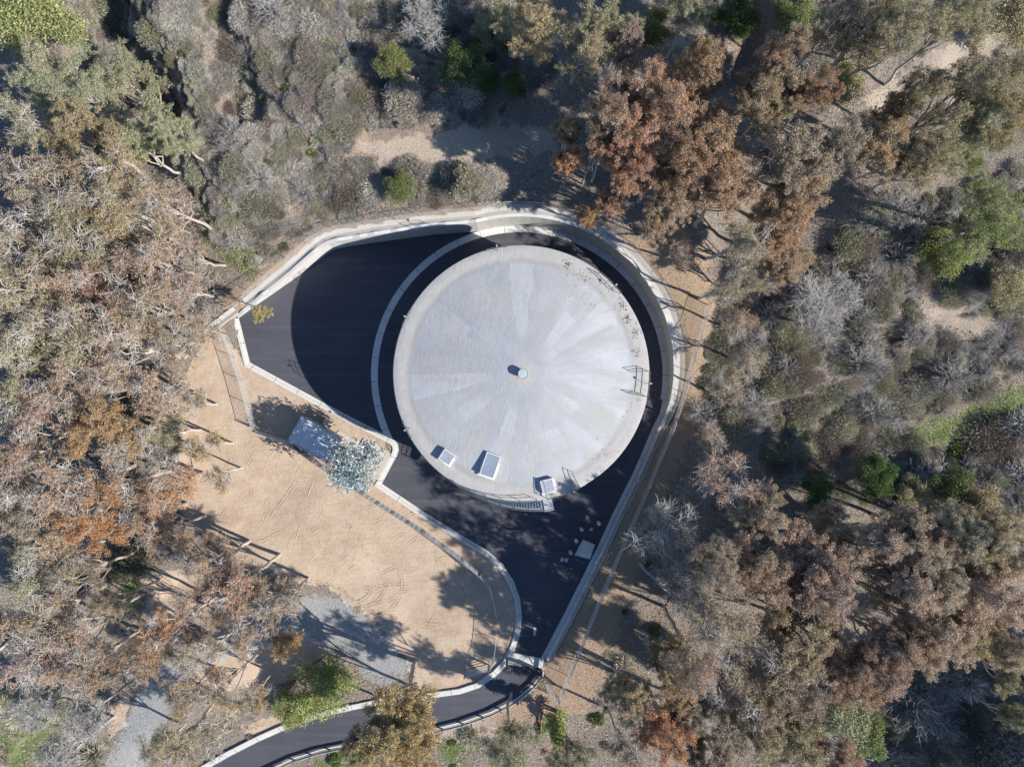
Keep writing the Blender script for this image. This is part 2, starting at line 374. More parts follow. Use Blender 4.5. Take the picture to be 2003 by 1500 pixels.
# (u, v, wall height, slope of ground outwards, kind)
BND = [(467, 622, .25, .05, 'w'), (496, 601, .9, .10, 'w'), (525, 581, 1.5, .14, 'w'), (582, 541, 2.4, .18, 'w'), (640, 497, 3.3, .2, 'w'), (655, 488, 3.4, .2, 'w'), (675, 483, 3.5, .2, 'w'),
       (760, 471, 4.0, .2, 'w'), (850, 459, 4.4, .2, 'w')]
for a in np.arange(106.2, -10, -4.0):
    a_ = math.radians(a); h = float(np.interp(a, [-10, 0, 20, 60, 106], [1.6, 2.3, 3.5, 4.5, 4.7]))
    sl_ = float(np.interp(a, [-10, 30, 70, 106], [.10, .14, .2, .2]))
    BND.append((1017.5 + 292 * math.cos(a_), 733 - 292 * math.sin(a_), h, sl_, 'w'))
BND += [(1298, 812, .9, .1, 'w'), (1285, 838, .55, .1, 'w'), (1248, 924, .5, .06, 'w'), (1206, 1008, .5, .04, 'w'), (1176, 1074, .5, .03, 'w'), (1110, 1206, .5, .0, 'w'), (1066, 1290, .35, -.02, 'w'),
        (1005, 1276, .1, -.03, 'g'),
        (1013, 1255, .12, -.03, 'k'), (1018, 1235, .12, -.03, 'k'), (1021, 1205, .12, -.03, 'k'), (1017, 1170, .12, -.03, 'k'), (1005, 1137, .12, -.03, 'k'), (984, 1104, .12, -.03, 'k'), (954, 1077, .12, -.03, 'k'), (900, 1045, .12, -.03, 'k'), (840, 1008, .12, -.03, 'k'),
        (747, 946, .12, -.02, 'k'), (766, 910, .12, -.02, 'k'), (776, 892, .12, -.02, 'k'), (780, 880, .12, -.02, 'k'), (778, 868, .12, -.02, 'k'), (770, 859, .12, -.02, 'k'), (755, 851, .12, -.02, 'k'), (632, 787, .12, -.02, 'k'), (489, 709, .12, -.0, 'k')]
BXY = np.array([P(b[0], b[1]) for b in BND]); BH = np.array([b[2] for b in BND]); BS = np.array([b[3] for b in BND])
def near_poly(X, Y, poly, closed=True):
    """distance, segment index, parameter, for arrays"""
    if X.size < 400:
        A = np.asarray(poly, float); B = np.roll(A, -1, axis=0)
        if not closed: A, B = A[:-1], B[:-1]
        d = B - A; L = np.maximum((d * d).sum(1), 1e-9)
        t = np.clip(((X[:, None] - A[:, 0]) * d[:, 0] + (Y[:, None] - A[:, 1]) * d[:, 1]) / L, 0, 1)
        q = np.hypot(X[:, None] - A[:, 0] - t * d[:, 0], Y[:, None] - A[:, 1] - t * d[:, 1]); i = q.argmin(1); r = np.arange(len(X))
        return q[r, i], i, t[r, i]
    best = np.full(X.shape, 1e9); bi = np.zeros(X.shape, int); bt = np.zeros(X.shape)
    n = len(poly)
    for i in range(n if closed else n - 1):
        a = poly[i]; b = poly[(i + 1) % n]; d = b - a; L = max(d @ d, 1e-9)
        t = np.clip(((X - a[0]) * d[0] + (Y - a[1]) * d[1]) / L, 0, 1)
        q = np.hypot(X - a[0] - t * d[0], Y - a[1] - t * d[1])
        m = q < best; best[m] = q[m]; bi[m] = i; bt[m] = t[m]
    return best, bi, bt
def inside(X, Y, poly):
    if X.size < 400:
        A = np.asarray(poly, float); B = np.roll(A, -1, axis=0); dy = B[:, 1] - A[:, 1]; dy = np.where(dy == 0, 1e-12, dy)
        m = (A[:, 1] > Y[:, None]) != (B[:, 1] > Y[:, None])
        return (m & (X[:, None] < (B[:, 0] - A[:, 0]) * (Y[:, None] - A[:, 1]) / dy + A[:, 0])).sum(1) % 2 == 1
    c = np.zeros(X.shape, bool); n = len(poly)
    for i in range(n):
        a = poly[i]; b = poly[(i + 1) % n]
        if a[1] == b[1]: continue
        m = (a[1] > Y) != (b[1] > Y)
        c ^= m & (X < (b[0] - a[0]) * (Y - a[1]) / (b[1] - a[1]) + a[0])
    return c
# lower access road: asphalt left and right edges in photo pixels, falling away from the gate
ROAD_L = [(1005, 1276), (992, 1300), (970, 1322), (937, 1345), (900, 1357), (850, 1364), (805, 1369), (750, 1376), (700, 1386), (640, 1399), (575, 1419), (505, 1450), (450, 1478), (390, 1512), (320, 1556)]
ROAD_R = [(1062, 1287), (1058, 1318), (1044, 1337), (1010, 1366), (962, 1391), (905, 1411), (865, 1421), (800, 1434), (740, 1445), (687, 1453), (625, 1466), (575, 1482), (522, 1507), (460, 1542), (400, 1580)]
RZ = [0, -.02, -.08, -.16, -.25, -.36, -.46, -.58, -.7, -.85, -1.02, -1.25, -1.45, -1.7, -1.95]
RL = np.array([P(u, v, z) for (u, v), z in zip(ROAD_L, RZ)]); RR = np.array([P(u, v, z) for (u, v), z in zip(ROAD_R, RZ)])
RC = (RL + RR) / 2; RHW = np.hypot(*(RL - RR).T) / 2; RZ = np.array(RZ)
_NG = {}
def vnoise(X, Y, sc, seed):
    g = _NG.setdefault(seed, np.random.default_rng(seed).random((64, 64))); x = X / sc + 500.3; y = Y / sc + 500.7
    i = np.floor(x).astype(int); j = np.floor(y).astype(int); fx = x - i; fy = y - j
    fx = fx * fx * (3 - 2 * fx); fy = fy * fy * (3 - 2 * fy)
    G = lambda a, b: g[a % 64, b % 64]
    return (G(i, j) * (1 - fx) + G(i + 1, j) * fx) * (1 - fy) + (G(i, j + 1) * (1 - fx) + G(i + 1, j + 1) * fx) * fy - .5
GULLY = [(np.array([P(u, v, 8) for u, v in q]), w, d) for q, w, d in (([(150, -60), (175, 60), (215, 130), (245, 190)], 4.6, 9.0), ([(415, -40), (432, 80), (445, 170)], 2.6, 3.2), ([(850, -30), (930, 60), (990, 130), (1000, 210)], 4.0, 2.5), ([(1480, -40), (1490, 60), (1470, 120)], 3.4, 4.0), ([(1500, 440), (1560, 520), (1640, 540)], 3.0, 2.0))]
def terrain(X, Y, raw=False):
    X = np.atleast_1d(np.asarray(X, float)); Y = np.atleast_1d(np.asarray(Y, float))
    d, i, t = near_poly(X, Y, BXY)
    n = len(BXY); h = BH[i] * (1 - t) + BH[(i + 1) % n] * t; s = BS[i] * (1 - t) + BS[(i + 1) % n] * t
    ins = inside(X, Y, BXY)
    z = h - .04 + s * 45 * (1 - np.exp(-d / 45))
    amp = np.clip((d - 2) / 8, 0, 1); dry = np.clip((h - .05) / 1.0, 0.25, 1)
    z = z + amp * dry * (vnoise(X, Y, 9, 1) * 2.6 + vnoise(X, Y, 3.5, 2) * 1.2 + vnoise(X, Y, 1.4, 3) * .25)
    for gq, gw, gd in GULLY:
        q_, _, _ = near_poly(X, Y, gq, closed=False); z = z - gd * np.exp(-(q_ / gw) ** 2)
    rd, ri, rt = near_poly(X, Y, RC, closed=False)
    zr = RZ[ri] * (1 - rt) + RZ[np.minimum(ri + 1, len(RZ) - 1)] * rt; hw = RHW[ri] * (1 - rt) + RHW[np.minimum(ri + 1, len(RZ) - 1)] * rt
    w = np.clip((rd - hw - .9) / 7.0, 0, 1); w = w * w * (3 - 2 * w)
    z = np.where(ins, z, zr * (1 - w) + z * w - np.where(rd < hw + .8, .07, 0))
    if not raw:
        z = np.where((h > .75) & (d < 1.25) & (rd > hw + 1), z - .4, z)
        thr = np.where(h > .75, .42, np.where(h > .2, .36, .78))
        z = np.where(ins | (d < thr), np.where(h > .2, -.5, np.where(ins, -.12, -.02)), z)
    return z
def tz(x, y): return float(terrain([x], [y], raw=True)[0])
def ground_at(u, v):
    """terrain point shown at pixel (u,v)"""
    z = 0.0
    for _ in range(5):
        x, y = P(u, v, z); z = tz(x, y)
    x, y = P(u, v, z)
    return x, y, z
def axis(lim, step, far):
    a = list(np.arange(-lim, lim + 1e-6, step)); x = lim; s = step
    while x < far: s *= 1.35; x += s; a.append(x); a.insert(0, -x)
    return np.array(a)
gx, gy = axis(72, .42, 900), axis(58, .42, 900)
GX, GY = np.meshgrid(gx, gy); fx, fy = GX.ravel(), GY.ravel(); gz = terrain(fx, fy)
nx_, ny_ = len(gx), len(gy); idx = np.arange(nx_ * ny_).reshape(ny_, nx_)
gf = np.stack([idx[:-1, :-1], idx[:-1, 1:], idx[1:, 1:], idx[1:, :-1]], -1).reshape(-1, 4)
gme = np_mesh('ground', np.stack([fx, fy, gz], 1), gf, M['ground'], smooth=True)
U, V_ = PIX(fx, fy, gz)
def pmask(polys, soft=18.0):
    out = np.zeros(U.shape)
    for poly in polys:
        q = np.array(poly, float); d, _, _ = near_poly(U, V_, q); ins = inside(U, V_, q)
        out = np.maximum(out, np.clip(.5 + np.where(ins, d, -d) / (2 * soft), 0, 1))
    return out
SAND = [[(432, 640), (470, 700), (489, 716), (632, 794), (755, 860), (745, 950), (840, 1018), (900, 1053), (954, 1085), (1000, 1140), (1016, 1205), (1008, 1250), (990, 1300), (960, 1335), (900, 1352), (815, 1362), (800, 1300), (745, 1225), (690, 1185), (640, 1150), (570, 1140), (480, 1100), (400, 1050), (345, 990), (340, 900), (345, 800), (375, 700)],
        [(380, 1310), (470, 1260), (600, 1230), (650, 1270), (600, 1330), (500, 1345), (430, 1360)], [(262, 1120), (400, 1110), (430, 1200), (300, 1225)], [(215, 1385), (260, 1350), (250, 1420), (215, 1450)], [(470, 1420), (570, 1390), (620, 1395), (500, 1450)]]
GRAVEL = [[(540, 1165), (640, 1160), (690, 1190), (745, 1230), (782, 1272), (796, 1305), (778, 1332), (730, 1340), (660, 1280), (600, 1250), (520, 1260), (430, 1290), (345, 1330), (330, 1400), (300, 1460), (290, 1510), (205, 1510), (230, 1440), (265, 1360), (290, 1310), (380, 1260), (470, 1215)]]
PALE = [[(690, 285), (800, 268), (960, 240), (1080, 255), (1090, 290), (950, 310), (880, 330), (760, 325)], [(1800, 555), (1885, 585), (1975, 640), (1910, 668), (1830, 640), (1795, 600)], [(1690, 200), (1790, 120), (1900, 60), (2003, 85), (1900, 130), (1800, 190), (1720, 230)], [(1330, 70), (1430, 130), (1420, 150), (1320, 90)], [(780, 1420), (960, 1400), (980, 1440), (860, 1450)]]
GREEN = [[(340, 400), (450, 390), (520, 480), (500, 560), (430, 500)], [(1780, 840), (1900, 790), (2010, 740), (2010, 830), (1900, 880), (1810, 880)], [(-10, 1340), (110, 1340), (140, 1420), (60, 1500), (-10, 1500)], [(640, 1470), (740, 1450), (800, 1490), (720, 1510), (600, 1510)], [(1560, 1130), (1620, 1130), (1600, 1180), (1550, 1170)], [(230, 1110), (290, 1100), (270, 1190), (230, 1200)], [(1720, 1330), (1800, 1330), (1810, 1440), (1740, 1440)], [(860, 1440), (930, 1460), (900, 1500), (850, 1490)]]
DIRT = [[(1200, 470), (1370, 470), (1400, 600), (1400, 760), (1330, 900), (1260, 1080), (1210, 1240), (1150, 1400), (1060, 1390), (1040, 1330), (1070, 1290), (1300, 820), (1322, 700)], [(430, 590), (620, 455), (850, 415), (980, 395), (980, 415), (640, 480), (470, 630)], [(620, 230), (700, 230), (740, 290), (680, 310)], [(840, 1390), (1060, 1340), (1080, 1400), (900, 1450)], [(20, 100), (100, 100), (90, 120), (20, 125)]]
for nm, polys, sf in (('sand', SAND, 13.), ('gravel', GRAVEL, 22.), ('pale', PALE, 26.), ('green', GREEN, 45.), ('dirt', DIRT, 24.)):
    a = gme.attributes.new(nm, 'FLOAT', 'POINT'); a.data.foreach_set('value', pmask(polys, sf).astype(np.float32))
ground = obj('ground', gme); tag(ground, 'sandy brown hillside and bare lot around the tank', 'ground', kind='structure')
def masks_at(u, v):
    return any(inside(np.array([u]), np.array([v]), np.array(q, float))[0] for q in SAND + GRAVEL + PALE[:3])

# ------------------------------------------------------------------ pavement, gutter, kerbs, walls, ditch
def poly_sheet(name, pts, z, mat, kind, label, cat):
    me = bpy.data.meshes.new(name); me.from_pydata([(x, y, z) for x, y in pts], [], [tuple(range(len(pts)))]); me.materials.append(mat)
    o = obj(name, me); return tag(o, label, cat, kind=kind)
ap = poly_sheet('asphalt_pad', [tuple(p) for p in BXY[::-1]], 0.0, M['asphalt'], 'structure', 'dark asphalt apron paved around the round concrete tank', 'pavement')
m = MB()
for i in range(len(RL) - 1):
    k = m.n(); m.v += [(*RL[i], RZ[i] + .006), (*RR[i], RZ[i] + .006), (*RR[i+1], RZ[i+1] + .006), (*RL[i+1], RZ[i+1] + .006)]; m.f.append((k+3, k+2, k+1, k))
tag(m.build('access_road', M['asphalt']), 'curving asphalt access road leading down from the gate', 'road', kind='structure')
def normals(xy, closed=False):
    xy = np.asarray(xy); n = len(xy); out = []
    for i in range(n):
        a = xy[(i - 1) % n] if (closed or i > 0) else xy[i]; b = xy[(i + 1) % n] if (closed or i < n - 1) else xy[i]
        e1 = xy[i] - a; e2 = b - xy[i]
        def nn(e):
            L = np.hypot(*e); return np.array([-e[1], e[0]]) / L if L > 1e-9 else None
        ns = [q for q in (nn(e1), nn(e2)) if q is not None]; q = sum(ns); q = q / max(np.hypot(*q), 1e-6)
        c = max(q @ ns[0], .5); q = q / c
        out.append((xy[i][0], xy[i][1], q[0], q[1]))
    return out
def densify(xy, vals, step=1.0):
    X, Vv = [], []
    for i in range(len(xy) - 1):
        L = np.hypot(*(xy[i+1] - xy[i])); k = max(1, int(L / step))
        for j in range(k):
            t = j / k; X.append(xy[i] * (1 - t) + xy[i+1] * t); Vv.append(vals[i] * (1 - t) + vals[i+1] * t)
    X.append(xy[-1]); Vv.append(vals[-1]); return np.array(X), np.array(Vv)
# ring gutter around the tank (the arc that the apron crosses on the left, the wall foot on the right)
a0, a1 = math.radians(206.8), math.radians(-10)
m = MB(); ring = []
for t in np.linspace(0, 1, 110):
    a = a0 + (a1 - a0) * t; ring.append((CX, CY, math.cos(a), math.sin(a)))
m.sweep(ring, lambda i: [(R_RING_IN, .004), (R_RING_IN, .02), ((R_RING_IN + R_RING_OUT) / 2, .008), (R_RING_OUT - .02, .022), (R_RING_OUT - .02, .004)])
rg_ = m.build('ring_gutter', M['gutter']); a = rg_.data.attributes.new('wu', 'FLOAT_VECTOR', 'POINT'); a.data.foreach_set('vector', np.array([(i // 5 * .62, 0, 0) for i in range(len(rg_.data.vertices))], np.float32).ravel())
tag(rg_, 'pale concrete ring gutter curving around the tank', 'gutter', kind='structure')
wi = [i for i, b in enumerate(BND) if b[4] == 'w']; WXY, WH = BXY[wi], BH[wi]
# straight gutter along the right-hand wall
iS = next(i for i, b in enumerate(BND) if b[0] == 1298)
gp = BXY[iS - 1:wi[-1] + 1]; gd, _ = densify(gp, np.zeros(len(gp)), 1.5)
m = MB(); m.sweep(normals(gd), lambda i: [(-8.5 * S, .004), (-8.5 * S, .021), (-.3, .010), (-.01, .024)])
tag(m.build('wall_gutter', M['gutter']), 'straight concrete gutter strip along the low right wall', 'gutter', kind='structure')
# retaining wall with coping
wd, wh = densify(WXY, WH, .8); wn_path = normals(wd)
cum = np.concatenate([[0], np.cumsum(np.hypot(*np.diff(wd, axis=0).T))])
wroot = empty('retaining_wall', (*wd[0], 0))
def wall_part(name, prof, mat, uv=False):
    m = MB(); m.sweep(wn_path, prof)
    x0, y0 = wd[0]; m.v = [(x - x0, y - y0, z) for x, y, z in m.v]
    o = m.build(name, mat, wroot)
    if uv:
        k = len(prof(0)); a = o.data.attributes.new('wu', 'FLOAT_VECTOR', 'POINT')
        a.data.foreach_set('vector', np.array([(cum[i // k], v[2], 0) for i, v in enumerate(m.v)], np.float32).ravel())
    return o
stepH = lambda i: max(.2, round(wh[i] / .2) * .2)
wall_part('block_face', lambda i: [(0, -.3), (0, stepH(i))], M['cmu'], True)
wall_part('back_face', lambda i: [(.3, stepH(i)), (.3, -.3)], M['ditch'])
wall_part('coping', lambda i: [(-.03, stepH(i)), (-.03, stepH(i) + .1), (.33, stepH(i) + .1), (.33, stepH(i))], M['coping'])
tag(wroot, 'pale concrete block retaining wall curving behind the tank and apron', 'retaining wall')
# concrete ditch behind the wall
dw = lambda i: float(np.interp(cum[i], [0, 20, cum[-1] * .62, cum[-1] * .7, cum[-1]], [.9, 1.0, .85, .3, .22]))
m = MB(); m.sweep(wn_path, lambda i: [(.32, wh[i] + .02), (.32 + dw(i) * .5, wh[i] - .10), (.32 + dw(i), wh[i] + .06), (.40 + dw(i), wh[i] + .06), (.42 + dw(i), wh[i] - .5)])
o = m.build('drainage_ditch', M['ditch']); tag(o, 'concrete drainage ditch running behind the retaining wall', 'ditch', kind='structure')
lo = [ground_at(u, v) for u, v in ((356, 697), (372, 676), (405, 650), (440, 622), (462, 606))]
m = MB(); m.sweep(normals([(p[0], p[1]) for p in lo]), lambda i: [(.55, lo[i][2] - .2), (.5, lo[i][2] + .14), (.42, lo[i][2] + .14), (0, lo[i][2] + .02), (-.42, lo[i][2] + .14), (-.5, lo[i][2] + .14), (-.55, lo[i][2] - .2)])
for k in range(len(m.f)): m.f[k] = m.f[k][::-1]
tag(m.build('outfall_ditch', M['ditch']), 'pale concrete outfall ditch at the left end of the wall', 'ditch', kind='structure')
# kerbs
ki = [i for i, b in enumerate(BND) if b[4] == 'k']; kxy = np.concatenate([BXY[[ki[0] - 1]], BXY[ki], BXY[[0]]])
def lengthwise(o, path):
    cm = np.concatenate([[0], np.cumsum([math.dist(path[i][:2], path[i+1][:2]) for i in range(len(path) - 1)])]); k = len(o.data.vertices) // len(path)
    a = o.data.attributes.new('wu', 'FLOAT_VECTOR', 'POINT'); a.data.foreach_set('vector', np.array([(cm[i // k], 0, 0) for i in range(len(o.data.vertices))], np.float32).ravel()); return o
def kerb(name, xy, zs, label, flip=1, gut=.3):
    n = normals(xy); m = MB()
    m.sweep(n, lambda i: [(flip * -.01, zs[i] - .1), (flip * -.01, zs[i] + .010), (flip * gut, zs[i] + .018), (flip * (gut + .03), zs[i] + .15), (flip * (gut + .36), zs[i] + .16), (flip * (gut + .38), zs[i] - .2)])
    return tag(lengthwise(m.build(name, M['kerb']), n), label, 'kerb', kind='structure')
kd, kz = densify(kxy, np.zeros(len(kxy)), .9)
kerb('apron_kerb', kd, kz, 'pale concrete kerb edging the apron beside the sand')
rd_, rz_ = densify(RL, RZ, 1.5)
kerb('road_kerb', rd_[::-1], rz_[::-1], 'pale concrete kerb on the inner side of the access road')
# gate apron of concrete
q = [P(1003, 1276), P(1064, 1288), P(1058, 1306), P(990, 1300), P(985, 1292)]
poly_sheet('gate_strip', [(x, y) for x, y in q][::-1], .014, M['kerb'], 'structure', 'concrete strip crossing the road at the gate', 'pavement')

# ------------------------------------------------------------------ the tank
TH = 11.0; TR = 250.5 * S * (HCAM - TH) / HCAM
tank = empty('water_tank', (CX, CY, 0)); tag(tank, 'large round concrete water tank with low domed roof', 'water tank')
MB().lathe([(TR - .12, .0), (TR - .12, TH - .5), (TR, TH - .45), (TR, TH - .02)], seg=128).build('tank_wall', M['tankwall'], tank, True)
prof = [(.001, TH + 1.32)]
for r in np.linspace(.6, 11.5, 20): prof.append((r, TH + .10 + 1.22 * (1 - (r / 11.5) ** 1.7)))
prof += [(11.75, TH + .085), (12.4, TH + .05), (TR - .08, TH + .01), (TR, TH - .02)]
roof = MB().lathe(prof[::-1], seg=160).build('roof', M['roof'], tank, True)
def roof_z(r): return float(np.interp(r, [p[0] for p in prof], [p[1] for p in prof]))
def on_tank(u, v, dz=0):
    z = TH
    for _ in range(4):
        x, y = P(u, v, z); z = roof_z(math.hypot(x - CX, y - CY))
    return x - CX, y - CY, z + dz
# centre vent
vx, vy, vz = on_tank(1021.5, 731)
vent = MB().lathe([(.36, vz - .2), (.36, vz + .55)], (vx, vy), 28).build('vent', M['whitep'], tank)
MB().lathe([(.36, .5), (.46, .5), (.46, .78), (.42, .82), (.001, .84)], (0, 0), 28).build('vent_cap', M['vent'], vent, loc=(vx, vy, vz))
MB().lathe([(.55, .06), (.55, -.2)], (0, 0), 20).build('vent_base', M['gutter'], vent, loc=(vx, vy, vz))
# hatches: kerb frame + lid
def hatch(u, v, w, l, h, rot, lidmat, name):
    x, y, z = on_tank(u, v)
    t = NotImplemented
    b = MB(); t_ = .12
    b.box((0, 0, h / 2 - .2), (w, l, h + .4))
    fr = b.build(name, M['whitep'], tank); fr.location = (x, y, z); fr.rotation_euler = (0, 0, rot)
    b = MB(); b.box((0, 0, h + .045), (w - .22, l - .22, .07)); b.build('lid', lidmat, fr)
    b = MB()
    for sx, sy, ax, ay in ((0, 1, w, .1), (0, -1, w, .1), (1, 0, .1, l - .2), (-1, 0, .1, l - .2)):
        b.box((sx * (w / 2 - .05), sy * (l / 2 - .05), h + .05), (ax, ay, .1))
    b.build('rim', M['coping'], fr)
    b = MB(); b.box((0, -l / 2 + .35, h + .1), (.24, .06, .05)); b.build('handle', M['galv'], fr)
    b = MB(); b.box((0, 0, -.02), (w + .35, l + .35, .16)); b.build('plinth', M['gutter'], fr)
    return fr
hatch(875, 893, 1.25, 1.3, .55, math.radians(-33 + 90), M['alu'], 'access_hatch')
hatch(959, 909, 1.5, 2.4, .4, math.radians(-19), M['glassblue'], 'equipment_hatch')
hatch(1071, 949, 1.3, 1.35, .5, math.radians(14), M['alu'], 'access_hatch')
# edge railings on the roof (arc lengths in degrees, angles counter-clockwise from image right)
def arc_rail(name, a_from, a_to, r, zb=TH, h=1.07, rails=(1.05, .55), step=1.6, rad=.032, mat='steel'):
    n = max(2, int(abs(math.radians(a_to - a_from)) * r / step) + 1)
    base = MB(); A = np.radians(np.linspace(a_from, a_to, n * 3 - 2))
    for k in rails: base.tube([(r * math.cos(a), r * math.sin(a), zb + k) for a in A], rad, 6)
    g = base.build(name, M[mat], tank)
    for a in np.radians(np.linspace(a_from, a_to, n)):
        x, y = r * math.cos(a), r * math.sin(a)
        MB().tube([(x, y, zb - .1), (x, y, zb + h)], rad, 6).build('rail_post', M[mat], g)
    return g
arc_rail('edge_rail', -78.5, -63, TR - .12)
arc_rail('edge_rail', -83, -122, TR - .12)
arc_rail('edge_rail', 1, -10.5, TR - .12)
arc_rail('edge_rail', 52, 39, TR - .12)
arc_rail('edge_rail', 106, 97, TR - .12)
arc_rail('edge_rail', 158, 151, TR - .12)
arc_rail('edge_rail', 210, 202, TR - .12)
def cross_rail(a, r0=TR - .12, r1=TR - 1.9):
    a = math.radians(a); b = MB()
    for k in (1.05, .55): b.tube([(r0 * math.cos(a), r0 * math.sin(a), TH + k), (r1 * math.cos(a), r1 * math.sin(a), TH + k)], .032, 6)
    b.tube([(r1 * math.cos(a), r1 * math.sin(a), TH), (r1 * math.cos(a), r1 * math.sin(a), TH + 1.07)], .032, 6)
    b.build('cross_rail', M['steel'], tank)
for a in (-63, -78.5, 1, -10.5): cross_rail(a)
# small flood lights / davits on the edge
for a in (101, 154, 206, 43, -4.5, -66):
    ar = math.radians(a); c, s_ = math.cos(ar), math.sin(ar); r = TR - .35
    b = MB(); b.tube([(r * c, r * s_, TH - .1), (r * c, r * s_, TH + 1.1), ((r + .25) * c, (r + .25) * s_, TH + 1.25)], .032, 6)
    d = b.build('lamp_davit', M['steel'], tank)
    b = MB(); b.box(((r + .3) * c, (r + .3) * s_, TH + 1.25), (.24, .14, .10), ar); b.build('lamp_head', M['galv'], d)
# drip gutter line, overflow pipe
MB().tube([(TR * math.cos(a), TR * math.sin(a), TH - .12) for a in np.radians(np.linspace(-60, -215, 60))], .06, 6).build('conduit', M['galv'], tank)
# winding stair on the wall
NSTEP = 56; dz = TH / (NSTEP + 1); da = .285 / (TR + .5); aS = math.radians(-80.5)
stair = MB()
for rr in (TR + .06, TR + 1.0):
    pts = [(rr * math.cos(aS - da * k), rr * math.sin(aS - da * k), TH - dz * (k + 1)) for k in range(NSTEP + 1)]
    for i in range(NSTEP):
        k = stair.n(); (x0, y0, z0), (x1, y1, z1) = pts[i], pts[i + 1]
        ux, uy = x0 / rr * .03, y0 / rr * .03
        stair.v += [(x0 - ux, y0 - uy, z0 - .22), (x1 - ux, y1 - uy, z1 - .22), (x1 - ux, y1 - uy, z1 + .06), (x0 - ux, y0 - uy, z0 + .06), (x0 + ux, y0 + uy, z0 - .22), (x1 + ux, y1 + uy, z1 - .22), (x1 + ux, y1 + uy, z1 + .06), (x0 + ux, y0 + uy, z0 + .06)]
        stair.f += [(k, k+1, k+2, k+3), (k+7, k+6, k+5, k+4), (k+3, k+2, k+6, k+7), (k, k+4, k+5, k+1)]
st = stair.build('stair_stringer', M['galv'], tank)
tread = MB().box((0, 0, 0), (.92, .25, .045)); tm = tread.build('stair_tread', M['galv'], st)
for k in range(NSTEP):
    o = tm if k == 0 else tm.copy()
    if k: COL.objects.link(o)
    a = aS - da * (k + .5); o.location = ((TR + .53) * math.cos(a), (TR + .53) * math.sin(a), TH - dz * (k + 1)); o.rotation_euler = (0, 0, a)
b = MB()
a_l = [math.radians(x) for x in np.linspace(-80.4, -76.4, 5)]
for i in range(4):
    k = b.n()
    for a in (a_l[i], a_l[i + 1]):
        for rr in (TR - .1, TR + 1.05):
            for zz in (TH - .05, TH): b.v.append((rr * math.cos(a), rr * math.sin(a), zz))
    b.f += [(k+1, k+3, k+7, k+5), (k, k+4, k+6, k+2), (k+2, k+6, k+7, k+3)]
b.build('stair_landing', M['galv'], tank)
b = MB()
for hh in (1.0, .55): b.tube([((TR + 1.02) * math.cos(aS - da * k), (TR + 1.02) * math.sin(aS - da * k), TH - dz * (k + 1) + hh) for k in range(0, NSTEP + 1, 2)], .03, 6)
hr = b.build('stair_handrail', M['galv'], tank)
for k in range(0, NSTEP + 1, 5):
    a = aS - da * k; x, y = (TR + 1.02) * math.cos(a), (TR + 1.02) * math.sin(a)
    MB().tube([(x, y, TH - dz * (k + 1)), (x, y, TH - dz * (k + 1) + 1.0)], .028, 6).build('handrail_post', M['galv'], hr)
arc_rail('landing_rail', -76.5, -80.4, TR + 1.02, mat='galv')

# ------------------------------------------------------------------ fences, gate, railings, guard rail
def wires(m, a, b, h, spacing, rw):
    """diamond mesh between posts a and b (x,y,z at foot)"""
    a = Vector(a); b = Vector(b); d = b - a; L = math.hypot(d.x, d.y); e = d / L; n = Vector((-e.y, e.x, 0)).normalized() * rw
    up = Vector((0, 0, 1)); k0 = -int(h / spacing) - 1; k1 = int(L / spacing) + 1
    for sgn in (1, -1):
        for k in range(k0, k1 + 1):
            s0 = k * spacing if sgn > 0 else (k * spacing + h); s1 = s0 + sgn * h
            t0, t1 = 0.0, 1.0
            lo_, hi_ = (s0, s1) if s0 < s1 else (s1, s0)
            if hi_ <= 0.02 or lo_ >= L - .02: continue
            f = lambda s: (s - s0) / (s1 - s0)
            ts = sorted((f(0.0), f(L))); t0 = max(0, ts[0]); t1 = min(1, ts[1])
            if t1 - t0 < .02: continue
            p0 = a + e * (s0 + (s1 - s0) * t0) + up * (.05 + h * t0); p1 = a + e * (s0 + (s1 - s0) * t1) + up * (.05 + h * t1)
            w = (e * sgn * -1 + up).normalized() * rw; q = m.n()
            m.v += [tuple(p0 + w), tuple(p0 - w * .5 + n), tuple(p0 - w * .5 - n), tuple(p1 + w), tuple(p1 - w * .5 + n), tuple(p1 - w * .5 - n)]
            m.f += [(q, q+1, q+4, q+3), (q+1, q+2, q+5, q+4), (q+2, q, q+3, q+5)]
